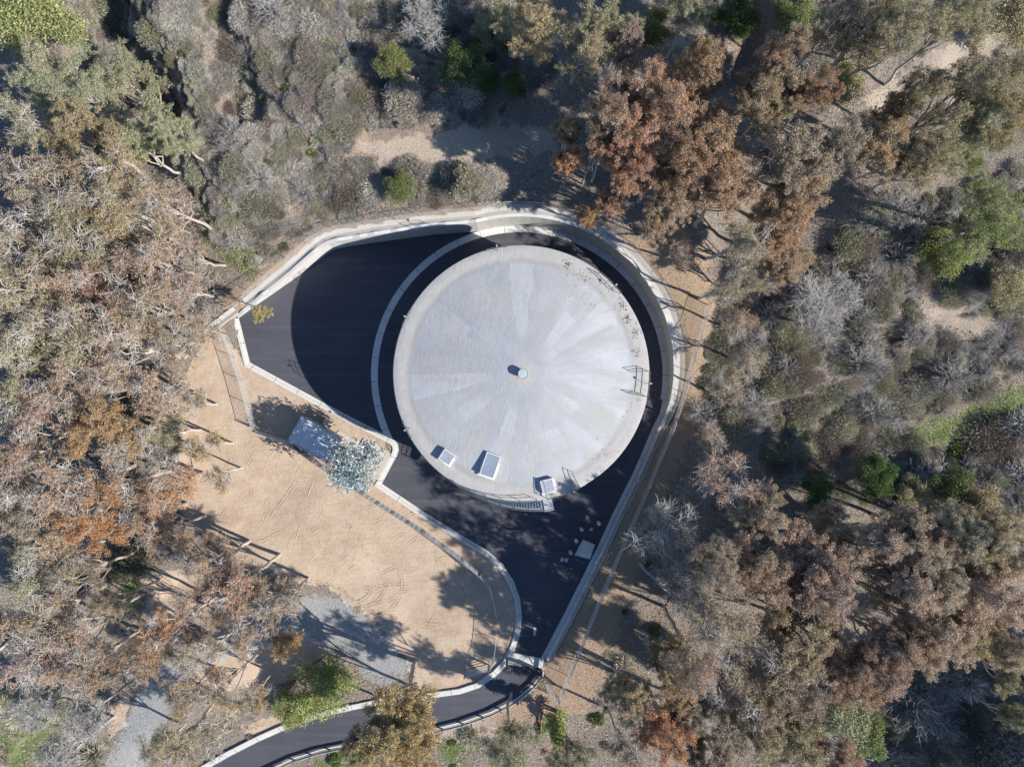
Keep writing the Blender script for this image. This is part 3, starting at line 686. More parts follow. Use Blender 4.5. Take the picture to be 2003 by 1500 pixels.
def fence(label, pts_px, h=2.1, spacing=3.0, wire=.11, rw=.008, screen=None, name='chain_link_fence', zfun=None, world=None):
    if world is None:
        pts = [Vector(ground_at(u, v)) for u, v in pts_px]
    else: pts = [Vector(p) for p in world]
    posts = []
    for i in range(len(pts) - 1):
        L = (pts[i+1] - pts[i]).length; k = max(1, round(L / spacing))
        for j in range(k): posts.append(pts[i].lerp(pts[i+1], j / k))
    posts.append(pts[-1])
    if world is None:
        for p in posts: p.z = tz(p.x, p.y)
    o0 = posts[0].copy(); r = empty(name, o0); tag(r, label, 'fence')
    for i, p in enumerate(posts):
        q = p - o0
        MB().tube([q + Vector((0, 0, -.2)), q + Vector((0, 0, h + .08))], .034 if 0 < i < len(posts) - 1 else .05, 7).build('post', M['galv'], r)
    for i in range(len(posts) - 1):
        a, b = posts[i] - o0, posts[i+1] - o0; up = Vector((0, 0, 1))
        MB().tube([a + up * (h + .03), b + up * (h + .03)], .028, 6).build('top_rail', M['galv'], r)
        m = MB(); wires(m, a, b, h - .05, wire, rw); m.build('wire_mesh', M['mesh'], r)
        if screen and screen(i):
            d = (b - a); g = .22 / max(d.length, .5); a2, b2 = a + d * g, b - d * g; n = Vector((-d.y, d.x, 0)).normalized() * .02
            m = MB(); ncol = 8
            for j in range(ncol + 1):
                pz = a2.lerp(b2, j / ncol) + n * (1.6 + .5 * math.sin(j * 2.1 + i))
                m.v += [tuple(pz + up * .12), tuple(pz + up * (h - .05))]
            for j in range(ncol): m.f.append((2*j, 2*j+2, 2*j+3, 2*j+1))
            m.build('privacy_screen', M['screen'], r)
    return r
fence('tall chain link fence bending around the upper left of the sand', [(446, 655), (478, 745), (503, 838)], 2.0, 3.2, .14, .0048)
fence('chain link fence with grey screens along the sand edge below the shed', [(506, 842), (577, 868), (650, 920), (740, 980), (830, 1036), (905, 1090), (938, 1118)], 2.2, 2.35, .14, .004, screen=lambda i: True)
fence('chain link fence curving along the sand to the gate', [(940, 1119), (957, 1140), (966, 1170), (972, 1205), (970, 1250), (966, 1284), (958, 1300)], 2.1, 2.4, .12, .0046)
fence('chain link fence on the slope right of the retaining wall', [(1384, 596), (1362, 668), (1345, 726), (1335, 768), (1312, 838), (1280, 914), (1250, 986), (1226, 1040), (1196, 1110), (1160, 1196), (1127, 1278), (1093, 1362)], 2.1, 3.0, .12, .0046)
fence('short chain link return fence below the gate', [(1063, 1318), (1066, 1334), (1091, 1364)], 2.0, 2.2, .12, .0046)
# fence posts standing along the top of the ditch
tops = []
for i in range(0, len(wn_path)):
    if cum[i] > cum[-1] * .63: break
    x, y, nx, ny = wn_path[i]; tops.append((x + nx * 1.25, y + ny * 1.25, wh[i] + .02))
L = 0; pick = [tops[0]]
for i in range(1, len(tops)):
    L += math.dist(tops[i][:2], tops[i-1][:2])
    if L > 2.7: pick.append(tops[i]); L = 0
fence('thin wire fence along the top of the curved retaining wall', None, 1.75, 99, .24, .0035, world=pick)
# pipe railing on the low right-hand wall
def railing(name, pts, label, h=.95, rails=(.95, .48), sp=2.4, rad=.03, mat='galv', cat='railing'):
    r = empty(name, pts[0]); tag(r, label, cat); o0 = Vector(pts[0]); P_ = [Vector(p) - o0 for p in pts]
    for k in rails: MB().tube([p + Vector((0, 0, k)) for p in P_], rad, 6).build('rail', M[mat], r)
    acc = sp
    for i in range(len(P_)):
        if i: acc += (P_[i] - P_[i-1]).length
        if acc >= sp or i == len(P_) - 1:
            MB().tube([P_[i] + Vector((0, 0, -.1)), P_[i] + Vector((0, 0, h + .02))], rad * 1.1, 6).build('post', M[mat], r); acc = 0
    return r
pts = [(x + nx * .15, y + ny * .15, stepH(i) + .1) for i, (x, y, nx, ny) in enumerate(wn_path) if cum[i] > cum[-1] - 31.5]
railing('pipe_railing', pts, 'two rail pipe railing on top of the low right wall')
# guard rail on the outer side of the access road: steel beam on wooden posts
gpts, gz_ = densify(RR, RZ, 1.0); n_ = normals(gpts)
gpts = [(x - nx * .0 + nx * .18, y + ny * .18, z) for (x, y, nx, ny), z in zip(n_, gz_)]
sgn = 1 if np.dot(np.array(gpts[5][:2]) - RC[1], np.array(gpts[5][:2]) - np.array(RR[1])) > 0 else -1
gr = empty('guard_rail', gpts[0]); tag(gr, 'low steel guard rail on posts along the outer road edge', 'guard rail'); o0 = Vector(gpts[0])
m = MB(); pth = [(p[0] - o0.x, p[1] - o0.y, nn[2], nn[3]) for p, nn in zip(gpts, n_)]
m.sweep(pth, lambda i: [(-.03, gpts[i][2] - o0.z + .44), (.05, gpts[i][2] - o0.z + .52), (-.03, gpts[i][2] - o0.z + .62), (-.03, gpts[i][2] - o0.z + .70), (.05, gpts[i][2] - o0.z + .80), (-.03, gpts[i][2] - o0.z + .88), (-.06, gpts[i][2] - o0.z + .88), (-.06, gpts[i][2] - o0.z + .44), (-.03, gpts[i][2] - o0.z + .44)])
m.build('beam', M['galv'], gr)
for i in range(0, len(gpts), 2):
    MB().box((gpts[i][0] - o0.x + n_[i][2] * .12, gpts[i][1] - o0.y + n_[i][3] * .12, gpts[i][2] - o0.z + .3), (.16, .16, 1.2), .6).build('post', M['woodpost'], gr)
# road edge strip outside the guard rail
m = MB(); m.sweep(n_, lambda i: [(-.02, gz_[i] - .1), (-.02, gz_[i] + .03), (.1, gz_[i] + .03), (.12, gz_[i] - .3)]); 
for k in range(len(m.f)): m.f[k] = m.f[k][::-1]
tag(m.build('road_edge_strip', M['gutter']), 'narrow concrete edge strip under the guard rail', 'kerb', kind='structure')
# gates
def pipe_gate(name, a, b, h, label, bars=5, uprights=2, mat='darkmetal', zlow=.2):
    a = Vector(a); b = Vector(b); r = empty(name, a); tag(r, label, 'gate'); d = b - a; up = Vector((0, 0, 1))
    m = MB(); m.tube([up * zlow, up * h, d + up * h, d + up * zlow, up * zlow], .05, 6); m.build('gate_frame', M[mat], r)
    for k in range(1, bars): z = zlow + (h - zlow) * k / bars; MB().tube([up * z, d + up * z], .035, 6).build('bar', M[mat], r)
    for k in range(1, uprights + 1): q = d * (k / (uprights + 1)); MB().tube([q + up * zlow, q + up * h], .035, 6).build('upright', M[mat], r)
    for q in (Vector((0, 0, 0)) - d.normalized() * .12, d + d.normalized() * .12): MB().tube([q - up * .2, q + up * (h + .25)], .08, 8).build('gate_post', M[mat], r)
    return r
x0, y0 = P(993, 1289); x1, y1 = P(1057, 1309)
pipe_gate('vehicle_gate', (x0, y0, .02), (x1, y1, .02), 1.9, 'closed dark pipe gate across the access road', 4, 2)
a = ground_at(955, 1301); b = ground_at(912, 1312)
pipe_gate('side_gate', a, b, 1.9, 'grey pipe gate standing open on the sand beside the road', 5, 1, 'galv')
a = ground_at(956, 1300); b = ground_at(966, 1287)

# ------------------------------------------------------------------ shed, slab, boxes, bollards, lids
shz = tz(*P(618, 858)); SHH = 2.5
q = [Vector(P(u, v, SHH)) for u, v in ((591, 814), (672, 861), (633, 907), (564, 857))]
e = (q[1] - q[0]); ang = math.atan2(e.y, e.x); c = sum(q, Vector((0, 0))) / 4; w = ((q[1] - q[0]).length + (q[2] - q[3]).length) / 2; l = ((q[3] - q[0]).length + (q[2] - q[1]).length) / 2
shed = empty('shed', (c.x, c.y, shz), ang); tag(shed, 'small flat roofed shed with pale roof in tree shade', 'shed')
MB().box((0, 0, SHH / 2 - .1), (w - .25, l - .25, SHH - .1)).build('wall', M['stucco'], shed)
rf = MB().box((0, 0, SHH - .06), (w, l, .18)).build('roof', M['shedroof'], shed)
m = MB()
for sx, sy, ax, ay in ((0, 1, w + .04, .08), (0, -1, w + .04, .08), (1, 0, .08, l - .12), (-1, 0, .08, l - .12)): m.box((sx * (w / 2 - .02), sy * (l / 2 - .02), SHH + .06), (ax, ay, .12))
m.build('roof_edge', M['galv'], rf)
for k in (-1, 0, 1): MB().box((k * w / 4, 0, SHH + .045), (.05, l - .14, .035)).build('roof_seam', M['shedroof'], rf)
MB().lathe([(.09, 0), (.09, .35), (.13, .36), (.13, .42), (.001, .44)], seg=12).build('roof_vent', M['galv'], rf, loc=(w * .3, l * .22, SHH + .02))
d_ = MB().box((w / 2 - .11, -.2, 1.0), (.06, .95, 2.0)).build('door', M['galv'], shed)
MB().box((w / 2 - .06, .12, 1.0), (.06, .08, .05)).build('door_handle', M['darkmetal'], d_)
x, y = P(640, 829, .9); cb = empty('utility_cabinet', (x, y, tz(x, y)), ang); tag(cb, 'small beige utility cabinet behind the shed', 'cabinet')
MB().box((0, 0, .4), (.95, .85, .9)).build('cabinet_body', M['beigebox'], cb)
MB().box((0, 0, .88), (1.05, .95, .06)).build('cabinet_top', M['beigebox'], cb)
MB().box((0, -.45, .45), (.85, .04, .7)).build('cabinet_door', M['beigebox'], cb)
m = MB()
def raised(name, px, z, th, mat, label, cat, kind=None):
    pts = [P(u, v) for u, v in px]; n = len(pts); m = MB()
    m.v = [(x, y, z) for x, y in pts] + [(x, y, z - th) for x, y in pts]
    m.f = [tuple(range(n))[::-1]] + [(i, (i+1) % n, n + (i+1) % n, n + i) for i in range(n)]
    ar = sum(pts[i][0] * pts[(i+1) % n][1] - pts[(i+1) % n][0] * pts[i][1] for i in range(n))
    if ar > 0: m.f = [f[::-1] for f in m.f]
    return tag(m.build(name, mat), label, cat, kind=kind)
zz = tz(*P(728, 890)) + .16
raised('concrete_pad', [(712, 857), (735, 868), (757, 880), (764, 886), (762, 897), (738, 938), (700, 915), (690, 890)], zz, .4, M['slab'], 'beige concrete pad in the kerb corner beside the silvery tree', 'slab', 'structure')
raised('shed_walk', [(655, 850), (664, 842), (714, 872), (704, 884)], zz - .05, .4, M['slab'], 'narrow beige concrete walk between shed and kerb', 'slab', 'structure')
pl = raised('loading_block', [(1140, 1054), (1163, 1064), (1153, 1092), (1124, 1084)], .38, .5, M['coping'], 'raised square concrete block against the right wall', 'concrete block')
for (u, v), lb in zip(((1149.5, 1012.5), (1172, 1024), (1138, 1036), (1127.5, 1058.5), (1116.5, 1081.5)),
                      ('pale yellow bollard farthest up the apron, nearest the stair landing', 'pale yellow bollard closest to the low right wall', 'pale yellow bollard in the middle of the group of five', 'pale yellow bollard beside the upper corner of the concrete block', 'pale yellow bollard beside the lower corner of the concrete block')):
    x, y = P(u, v, .9); bo = empty('bollard', (x, y, 0)); tag(bo, lb, 'bollard', 'bollards beside the concrete block')
    MB().lathe([(.2, .004), (.2, .93), (.17, .95), (.10, .95), (.10, .88), (.001, .90)], seg=20).build('bollard_pipe', M['yellow'], bo, True)
    MB().lathe([(.202, .62), (.206, .62), (.206, .74), (.202, .74)], seg=20).build('reflective_band', M['whitep'], bo)
for (u, v), lb in zip(((1099.5, 1094), (1108, 1095)), ('left of two small square valve lids set in the asphalt', 'right of two small square valve lids set in the asphalt')):
    x, y = P(u, v); vb = empty('valve_lid', (x, y, 0), -.3); tag(vb, lb, 'valve lid', 'valve lids in the asphalt')
    MB().box((0, 0, .01), (.36, .44, .03)).build('lid_frame', M['kerb'], vb); MB().box((0, 0, .022), (.2, .28, .02)).build('lid_plate', M['galv'], vb)
x, y = P(1156.5, 1035); MB_ = MB().lathe([(.2, .004), (.2, .02), (.001, .024)], seg=20).build('manhole_cover', M['galv']); MB_.location = (x, y, 0); tag(MB_, 'round metal cover in the asphalt between bollards and wall', 'manhole cover')
x, y = P(1046, 1234); o = MB().box((0, 0, .008), (.3, 1.0, .012)).build('road_plate', M['galv']); o.location = (x, y, 0); o.rotation_euler = (0, 0, -.05); tag(o, 'pale rectangular plate in the driveway above the gate', 'cover plate')
x, y, z = ground_at(1080, 1279); pb = empty('pull_box', (x, y, z), -.45); tag(pb, 'small dark utility box in the dirt beside the gate', 'utility box')
m = MB()
for sx, sy, ax, ay in ((0, 1, .6, .08), (0, -1, .6, .08), (1, 0, .08, .8), (-1, 0, .08, .8)): m.box((sx * .28, sy * .42, .05), (ax, ay, .2))
m.build('box_rim', M['gutter'], pb); MB().box((0, 0, .0), (.5, .78, .08)).build('box_lid', M['darkmetal'], pb)

# tyre tracks pressed in the sand: low ridges with lugs
def track(path_px, w=.05, lug=True):
    pts = [Vector(ground_at(u, v)) for u, v in path_px]; m = MB(); sm = []
    for i in range(len(pts) - 1):
        k = max(1, int((pts[i+1] - pts[i]).length / .45)); sm += [pts[i].lerp(pts[i+1], j / k) for j in range(k)]
    sm.append(pts[-1])
    for p in sm: p.z = tz(p.x, p.y)
    nn = normals([(p.x, p.y) for p in sm])
    for off in (-.16, .16):
        m.sweep(nn, lambda i: [(off - w, sm[i].z - .02), (off, sm[i].z + (.04 if lug else .03) + .015 * math.sin(i * 1.7)), (off + w, sm[i].z - .02)])
    if lug:
        for i in range(len(sm) - 1):
            if i % 2: m.box((sm[i].x, sm[i].y, sm[i].z), (.24, .08, .06), math.atan2(nn[i][3], nn[i][2]) + .4)
    for k in range(len(m.f)): m.f[k] = m.f[k]
    return m
def arc_px(cx, cy, r, a0, a1, n=14): return [(cx + r * math.cos(math.radians(a0 + (a1 - a0) * i / (n-1))), cy + r * math.sin(math.radians(a0 + (a1 - a0) * i / (n-1)))) for i in range(n)]
TR_ = [[(682, 1025), (710, 1070), (735, 1105), (748, 1130)] + arc_px(705, 1135, 52, 0, 75, 8), [(735, 1055), (765, 1095), (785, 1125)] + arc_px(722, 1140, 66, 0, 70, 8),
       [(712, 1150), (760, 1143), (800, 1141)], arc_px(690, 1140, 38, 10, 80, 7), [(510, 1060), (560, 1035)], [(530, 1013), (560, 970), (580, 940)], [(420, 920), (450, 905)], arc_px(330, 1165, 22, 90, 270, 8)]
rs = random.Random(3)
for _ in range(90):
    u, v = rs.uniform(390, 900), rs.uniform(790, 1230)
    if inside(np.array([u]), np.array([v]), np.array(SAND[0], float))[0] and v > 800 + (u - 500) * .66:
        a = rs.gauss(-1.0, .25) if u < 700 else rs.gauss(-.35, .3); l = rs.uniform(8, 38); TR_.append([(u, v), (u + l * math.cos(a) * .5, v + l * math.sin(a) * .5 + rs.uniform(-1, 1)), (u + l * math.cos(a), v + l * math.sin(a))])
tp = empty('tyre_tracks', (0, 0, 0)); tag(tp, 'tyre tracks pressed into the bare sand lot', 'tyre tracks', kind='structure')
for n, q in enumerate(TR_): track(q, .05 if n < 8 else rs.uniform(.04, .08), n < 8).build('track', M['ground'], tp)
for nm in ('sand',):
    for o in tp.children:
        a = o.data.attributes.new('sand', 'FLOAT', 'POINT'); a.data.foreach_set('value', np.ones(len(o.data.vertices), np.float32))

# ------------------------------------------------------------------ vegetation: prototypes
def unit(n, rng):
    v = rng.normal(size=(n, 3)); return v / np.linalg.norm(v, axis=1, keepdims=True)
def leaf_quads(C, D, L, W, rng):
    """rhombic leaves at C pointing along D"""
    n = len(C); r = unit(n, rng); B = np.cross(D, r); B /= np.maximum(np.linalg.norm(B, axis=1, keepdims=True), 1e-6)
    L = np.broadcast_to(L, (n,))[:, None]; W = np.broadcast_to(W, (n,))[:, None]
    V = np.stack([C - D * L / 2, C + B * W / 2, C + D * L / 2, C - B * W / 2], 1).reshape(-1, 3)
    return V, np.arange(n * 4).reshape(n, 4)
class TubeSet:
    def __init__(s): s.V = []; s.F = []; s.k = 0
    def add(s, pts, rad, sides):
        pts = np.asarray(pts, float); n = len(pts); rad = np.broadcast_to(np.asarray(rad, float), (n,))
        d = np.gradient(pts, axis=0); d /= np.maximum(np.linalg.norm(d, axis=1, keepdims=True), 1e-9)
        ref = np.array([0.31, 0.17, .93]); a = np.cross(d, ref); a /= np.maximum(np.linalg.norm(a, axis=1, keepdims=True), 1e-6); b = np.cross(d, a)
        t = np.arange(sides) * 2 * PI / sides
        ring = pts[:, None, :] + (a[:, None, :] * np.cos(t)[None, :, None] + b[:, None, :] * np.sin(t)[None, :, None]) * rad[:, None, None]
        s.V.append(ring.reshape(-1, 3)); i = np.arange(n - 1)[:, None]; j = np.arange(sides)[None, :]; j2 = (j + 1) % sides
        s.F.append((np.stack([i * sides + j, i * sides + j2, (i + 1) * sides + j2, (i + 1) * sides + j], -1) + s.k).reshape(-1, 4)); s.k += n * sides
    def mesh(s, name, mat): return np_mesh(name, np.concatenate(s.V), np.concatenate(s.F), mat, True)
def curve(a, b, bow, rng, n=5):
    a, b = np.asarray(a, float), np.asarray(b, float); t = np.linspace(0, 1, n)[:, None]; L = np.linalg.norm(b - a)
    w = rng.normal(size=3) * L * bow; w2 = rng.normal(size=(n, 3)) * L * bow * .25; w2[0] = w2[-1] = 0
    return a + (b - a) * t + w * (4 * t * (1 - t)) * .5 + w2
def make_tree(seed, H=18., R=4., nl=7, ncl=4, clump=1.15, per=420, leafL=.34, leafW=.13, fork=.35, flat=.75, twigs=5, bare=.0, trunk_r=.28, leafy_low=.0, droop=.3, bark='bark', twigmat='twig', twig_r=.022, top=1.0, feather=.5):
    rng = np.random.default_rng(seed); T = TubeSet(); TW = TubeSet(); LV, LF, k = [], [], 0
    lean = rng.normal(size=2) * .05 * H; th = H * (fork + .18)
    tp_ = np.array([lean[0] * .6, lean[1] * .6, th]); trunk = curve((0, 0, -.4), tp_, .04, rng, 7)
    T.add(trunk, np.linspace(trunk_r, trunk_r * .55, 7), 8)
    clumps = []
    for i in range(nl):
        f = rng.uniform(.62, 1.0); base = trunk[min(6, int(f * 6))]
        az = 2 * PI * (i + rng.uniform(-.3, .3)) / nl; rr = R * rng.uniform(.25, .8) * (1 if i else .2)
        zt = H * (.72 + rng.uniform(-.1, .16) * top) if i else H * .92
        end = np.array([lean[0] + rr * math.cos(az), lean[1] + rr * math.sin(az), zt])
        lb = curve(base, end, .09, rng, 6); r0 = trunk_r * rng.uniform(.36, .56); T.add(lb, np.linspace(r0, r0 * .4, 6), 6)
        for j in range(ncl):
            sb = lb[rng.integers(3, 6)]; o = unit(1, rng)[0]; o[2] = o[2] * .5 + .25
            ce = end + o * R * rng.uniform(.18, .45); ce[2] = min(ce[2], H * 1.0)
            br = curve(sb, ce, .12, rng, 4); T.add(br, np.linspace(r0 * .32, r0 * .12, 4), 5)
            dead = rng.random() < bare
            cr = clump * rng.uniform(.65, 1.3); 
            for t in range(twigs * (2 if dead else 1)):
                o = unit(1, rng)[0]; o[2] = o[2] * .7 + (.15 if not dead else .1)
                te = ce + o * cr * rng.uniform(.7, 1.5 if dead else 1.1); tw = curve(br[rng.integers(2, 4)], te, .14, rng, 4)
                TW.add(tw, np.linspace(twig_r * (1.3 if dead else 1), twig_r * .35, 4), 3)
                if dead:
                    for q in range(2):
                        te2 = tw[2] + unit(1, rng)[0] * cr * .55; TW.add(np.stack([tw[2], (tw[2] + te2) / 2 + rng.normal(size=3) * .05, te2]), np.linspace(twig_r * .7, twig_r * .3, 3), 3)
            if not dead: clumps.append((ce, cr))
    for ce, cr in clumps:
        n = int(per * (cr / clump) ** 2); nsub = 15
        ax = unit(nsub, rng); ax[:, 2] = ax[:, 2] * .6 + .1; ax /= np.linalg.norm(ax, axis=1, keepdims=True)
        sc = ax * cr * rng.uniform(.35, .95, nsub)[:, None]; sc[:, 2] *= flat
        w = rng.integers(0, nsub, n); u = unit(n, rng); rad = rng.random(n) ** .5 * cr
        along = (u * ax[w]).sum(1, keepdims=True) * ax[w]; loc_ = (u - along) * (.30 - .10 * feather) + along * (.30 + .30 * feather)
        C = ce + sc[w] + loc_ * rad[:, None] * np.array([1, 1, .85]); D = ax[w] * (.4 + feather * .6) + unit(n, rng) + np.array([0, 0, -droop]); D /= np.linalg.norm(D, axis=1, keepdims=True)
        V, F = leaf_quads(C, D, leafL * rng.uniform(.6, 1.3, n), leafW * rng.uniform(.6, 1.3, n), rng); LV.append(V); LF.append(F + k); k += len(V)
    out = {'trunk': T.mesh('trunk', M[bark])}
    if TW.k: out['branches'] = TW.mesh('branches', M[twigmat])
    if LV: out['crown'] = np_mesh('crown', np.concatenate(LV), np.concatenate(LF), M['leaf'])
    out['H'] = H; out['R'] = R + clump * .6
    return out
def make_bushy(seed, H=5., R=2.6, n=6000, leafL=.26, leafW=.12, lobes=16, bark='brownbark', up=.0, cone=False):
    """dense low tree made of overlapping leafy lobes"""
    rng = np.random.default_rng(seed); T = TubeSet(); LV, LF, k = [], [], 0
    T.add(curve((0, 0, -.3), (0, 0, H * .6), .05, rng, 5), np.linspace(.05 * R + .05, .06, 5), 7)
    for i in range(lobes):
        if cone:
            hz = H * (.15 + .8 * (i + .5) / lobes); rr = R * (1 - hz / H * .85) * rng.uniform(.5, .85); az = i * 2.4; c = np.array([rr * math.cos(az), rr * math.sin(az), hz]); cr = R * .36
        else:
            o = unit(1, rng)[0]; o[2] = abs(o[2]); c = o * np.array([R, R, H * .42]) * rng.uniform(.45, .78) + np.array([0, 0, H * .45]); cr = R * rng.uniform(.28, .45)
        T.add(curve((0, 0, H * .25), c, .1, rng, 4), np.linspace(.05, .02, 4), 4)
        m_ = n // lobes; u = unit(m_, rng); u[:, 2] = np.where(u[:, 2] < -.3, -u[:, 2], u[:, 2])
        C = c + u * (rng.random(m_) ** .3)[:, None] * cr * rng.uniform(.75, 1.15, m_)[:, None]; D = u * .7 + unit(m_, rng) * .8 + np.array([0, 0, up]); D /= np.linalg.norm(D, axis=1, keepdims=True)
        V, F = leaf_quads(C, D, leafL * rng.uniform(.6, 1.3, m_), leafW * rng.uniform(.6, 1.3, m_), rng); LV.append(V); LF.append(F + k); k += len(V)
    return {'trunk': T.mesh('trunk', M[bark]), 'crown': np_mesh('crown', np.concatenate(LV), np.concatenate(LF), M['leaf']), 'H': H, 'R': R}
def make_twig_shrub(seed, n=120):
    rng = np.random.default_rng(seed); T = TubeSet()
    for i in range(n):
        u = unit(1, rng)[0]; u[2] = abs(u[2]) * .9 + .15; e = u * rng.uniform(.6, 1.05); c = curve((0, 0, 0), e, .12, rng, 4); T.add(c, np.linspace(.018, .006, 4), 3)
        for k in range(4):
            b = c[rng.integers(1, 4)]; T.add(np.stack([b, b + unit(1, rng)[0] * .12 + u * .1, b + unit(1, rng)[0] * .2 + u * .22]), np.linspace(.010, .004, 3), 3)
    return T.mesh('twig_shrub', M['greytwig'])
def make_shrub(seed, n=1400, spike=.5, L=.45, W=.05, flat=.8, lobes=5, twig=90):
    """unit shrub, radius 1: upright stems ending in thin leaves"""
    rng = np.random.default_rng(seed); LV, LF, k = [], [], 0; T = TubeSet()
    for i in range(lobes):
        a = 2 * PI * i / lobes + rng.uniform(-.4, .4); c = np.array([math.cos(a), math.sin(a), 0]) * rng.uniform(.2, .5) * (lobes > 1); cr = rng.uniform(.5, .75) if lobes > 1 else 1.0
        m_ = n // lobes; u = unit(m_, rng); u[:, 2] = np.abs(u[:, 2]) * 1.1 + .04; u /= np.linalg.norm(u, axis=1, keepdims=True)
        rr = rng.uniform(.45, 1.0, m_); C = c + u * rr[:, None] * cr * np.array([1, 1, flat]); D = u * (1 + spike) + unit(m_, rng) * (.9 - spike * .6) + np.array([0, 0, .15]); D /= np.linalg.norm(D, axis=1, keepdims=True)
        V, F = leaf_quads(C, D, L * rng.uniform(.5, 1.2, m_), W * rng.uniform(.6, 1.4, m_), rng); LV.append(V); LF.append(F + k); k += len(V)
    return np_mesh('shrub', np.concatenate(LV), np.concatenate(LF), M['leaf'])

print('prototypes')
PR = {}
PR['dense'] = [make_tree(100 + i, H=18, R=3.9, nl=8, ncl=4, clump=1.4, per=1750, leafL=.19, leafW=.07, twigs=3, bare=.06, flat=.72, feather=.3) for i in range(4)]
PR['sparse'] = [make_tree(200 + i, H=17, R=4.2, nl=7, ncl=4, clump=1.25, per=680, leafL=.19, leafW=.062, twigs=9, bare=.34, trunk_r=.3, twig_r=.036, droop=.5, feather=1.0) for i in range(5)]
PR['airy'] = [make_tree(300 + i, H=20, R=4.6, nl=7, ncl=5, clump=1.35, per=1000, leafL=.20, leafW=.068, twigs=4, bare=.08, trunk_r=.3) for i in range(3)]
PR['round'] = [make_tree(400 + i, H=14, R=2.2, nl=5, ncl=3, clump=1.15, per=1200, leafL=.18, leafW=.075, twigs=3, flat=.8, trunk_r=.2) for i in range(3)]
PR['dead'] = [make_tree(500 + i, H=13, R=3.6, nl=8, ncl=5, clump=1.3, per=10, twigs=9, bare=1.0, trunk_r=.26, bark='greytwig', twigmat='greytwig', twig_r=.03) for i in range(3)]
PR['green'] = [make_bushy(600 + i, H=6.5, R=3.0, n=14000, leafL=.19, leafW=.09, lobes=20) for i in range(3)]
PR['cone'] = [make_bushy(650 + i, H=9, R=1.7, n=6000, leafL=.26, leafW=.11, lobes=22, cone=True) for i in range(2)]
PR['silver'] = [make_bushy(680, H=5.5, R=2.75, n=3600, leafL=.30, leafW=.13, lobes=26, bark='twig', up=.3)]
PR['sage'] = [make_shrub(700 + i, 3600, .55, .30, .03, .75, 5 + i % 3) for i in range(5)]
PR['brush'] = [make_shrub(720 + i, 3600, .25, .22, .035, .8, 6) for i in range(4)]
PR['coyote'] = [make_shrub(730 + i, 3600, .15, .17, .05, .85, 7) for i in range(4)]
PR['sage_big'] = [make_shrub(710 + i, 9000, .4, .17, .017, .75, 8 + i) for i in range(3)]
PR['coyote_big'] = [make_shrub(735 + i, 9000, .15, .10, .028, .85, 10) for i in range(3)]
PR['brush_big'] = [make_shrub(725 + i, 9000, .25, .13, .02, .8, 9) for i in range(3)]
PR['twiggy'] = [make_twig_shrub(790 + i) for i in range(3)]
PR['leafy'] = [make_shrub(740 + i, 1400, .1, .26, .11, .85, 6) for i in range(3)]
PR['grass'] = [make_shrub(760 + i, 700, .9, .8, .045, .6, 1) for i in range(3)]
PR['agave'] = [make_shrub(780, 60, 1.2, 1.1, .12, .5, 1)]

# palette: r, g, b, rust share
PAL = {'rust': (.33, .23, .15, .55), 'redrust': (.33, .21, .145, .62), 'brown': (.31, .24, .175, .32), 'pink': (.35, .26, .205, .42), 'tan': (.35, .285, .205, .16), 'olive': (.30, .27, .165, .2), 'ochre': (.37, .28, .14, .25),
       'greygreen': (.29, .30, .215, .0), 'oliverust': (.31, .255, .175, .46), 'green': (.165, .195, .075, .0), 'bright': (.25, .27, .10, .0), 'darkgreen': (.085, .13, .045, .0), 'silver': (.245, .345, .345, .0), 'orange': (.36, .22, .12, .6), 'grey': (.3, .28, .25, .1), 'dead': (.3, .27, .24, .1), 'midgreen': (.22, .245, .105, .05)}
WORDS = {'rust': 'rust brown', 'redrust': 'reddish rust', 'brown': 'brown', 'pink': 'pinkish brown', 'tan': 'tan', 'olive': 'olive', 'ochre': 'ochre', 'greygreen': 'grey green', 'oliverust': 'olive and rust', 'green': 'green', 'bright': 'bright green', 'darkgreen': 'dark green', 'silver': 'silvery blue', 'orange': 'orange brown', 'grey': 'grey', 'dead': 'bare grey', 'midgreen': 'mid green'}
def region(u, v):
    if v < 400:
        if u < 430: return 'in the top left corner'
        if u < 1050: return 'on the hillside above the tank'
        if u < 1490: return 'behind the curved wall at upper right'
        return 'in the top right corner'
    if v < 760:
        if u < 500: return 'left of the paved apron'
        if u < 1500: return 'right of the curved wall'
        return 'on the right hand slope'
    if v < 960:
        if u < 500: return 'left of the sand lot'
        if u < 1000: return 'beside the shed'
        return 'on the right hand slope'
    if u < 640 and v < 1190: return 'below left of the sand lot'
    if u < 640: return 'around the gravel track'
    if u < 1150: return 'below the access road'
    if u < 1520: return 'right of the lower fence'
    return 'in the bottom right corner'
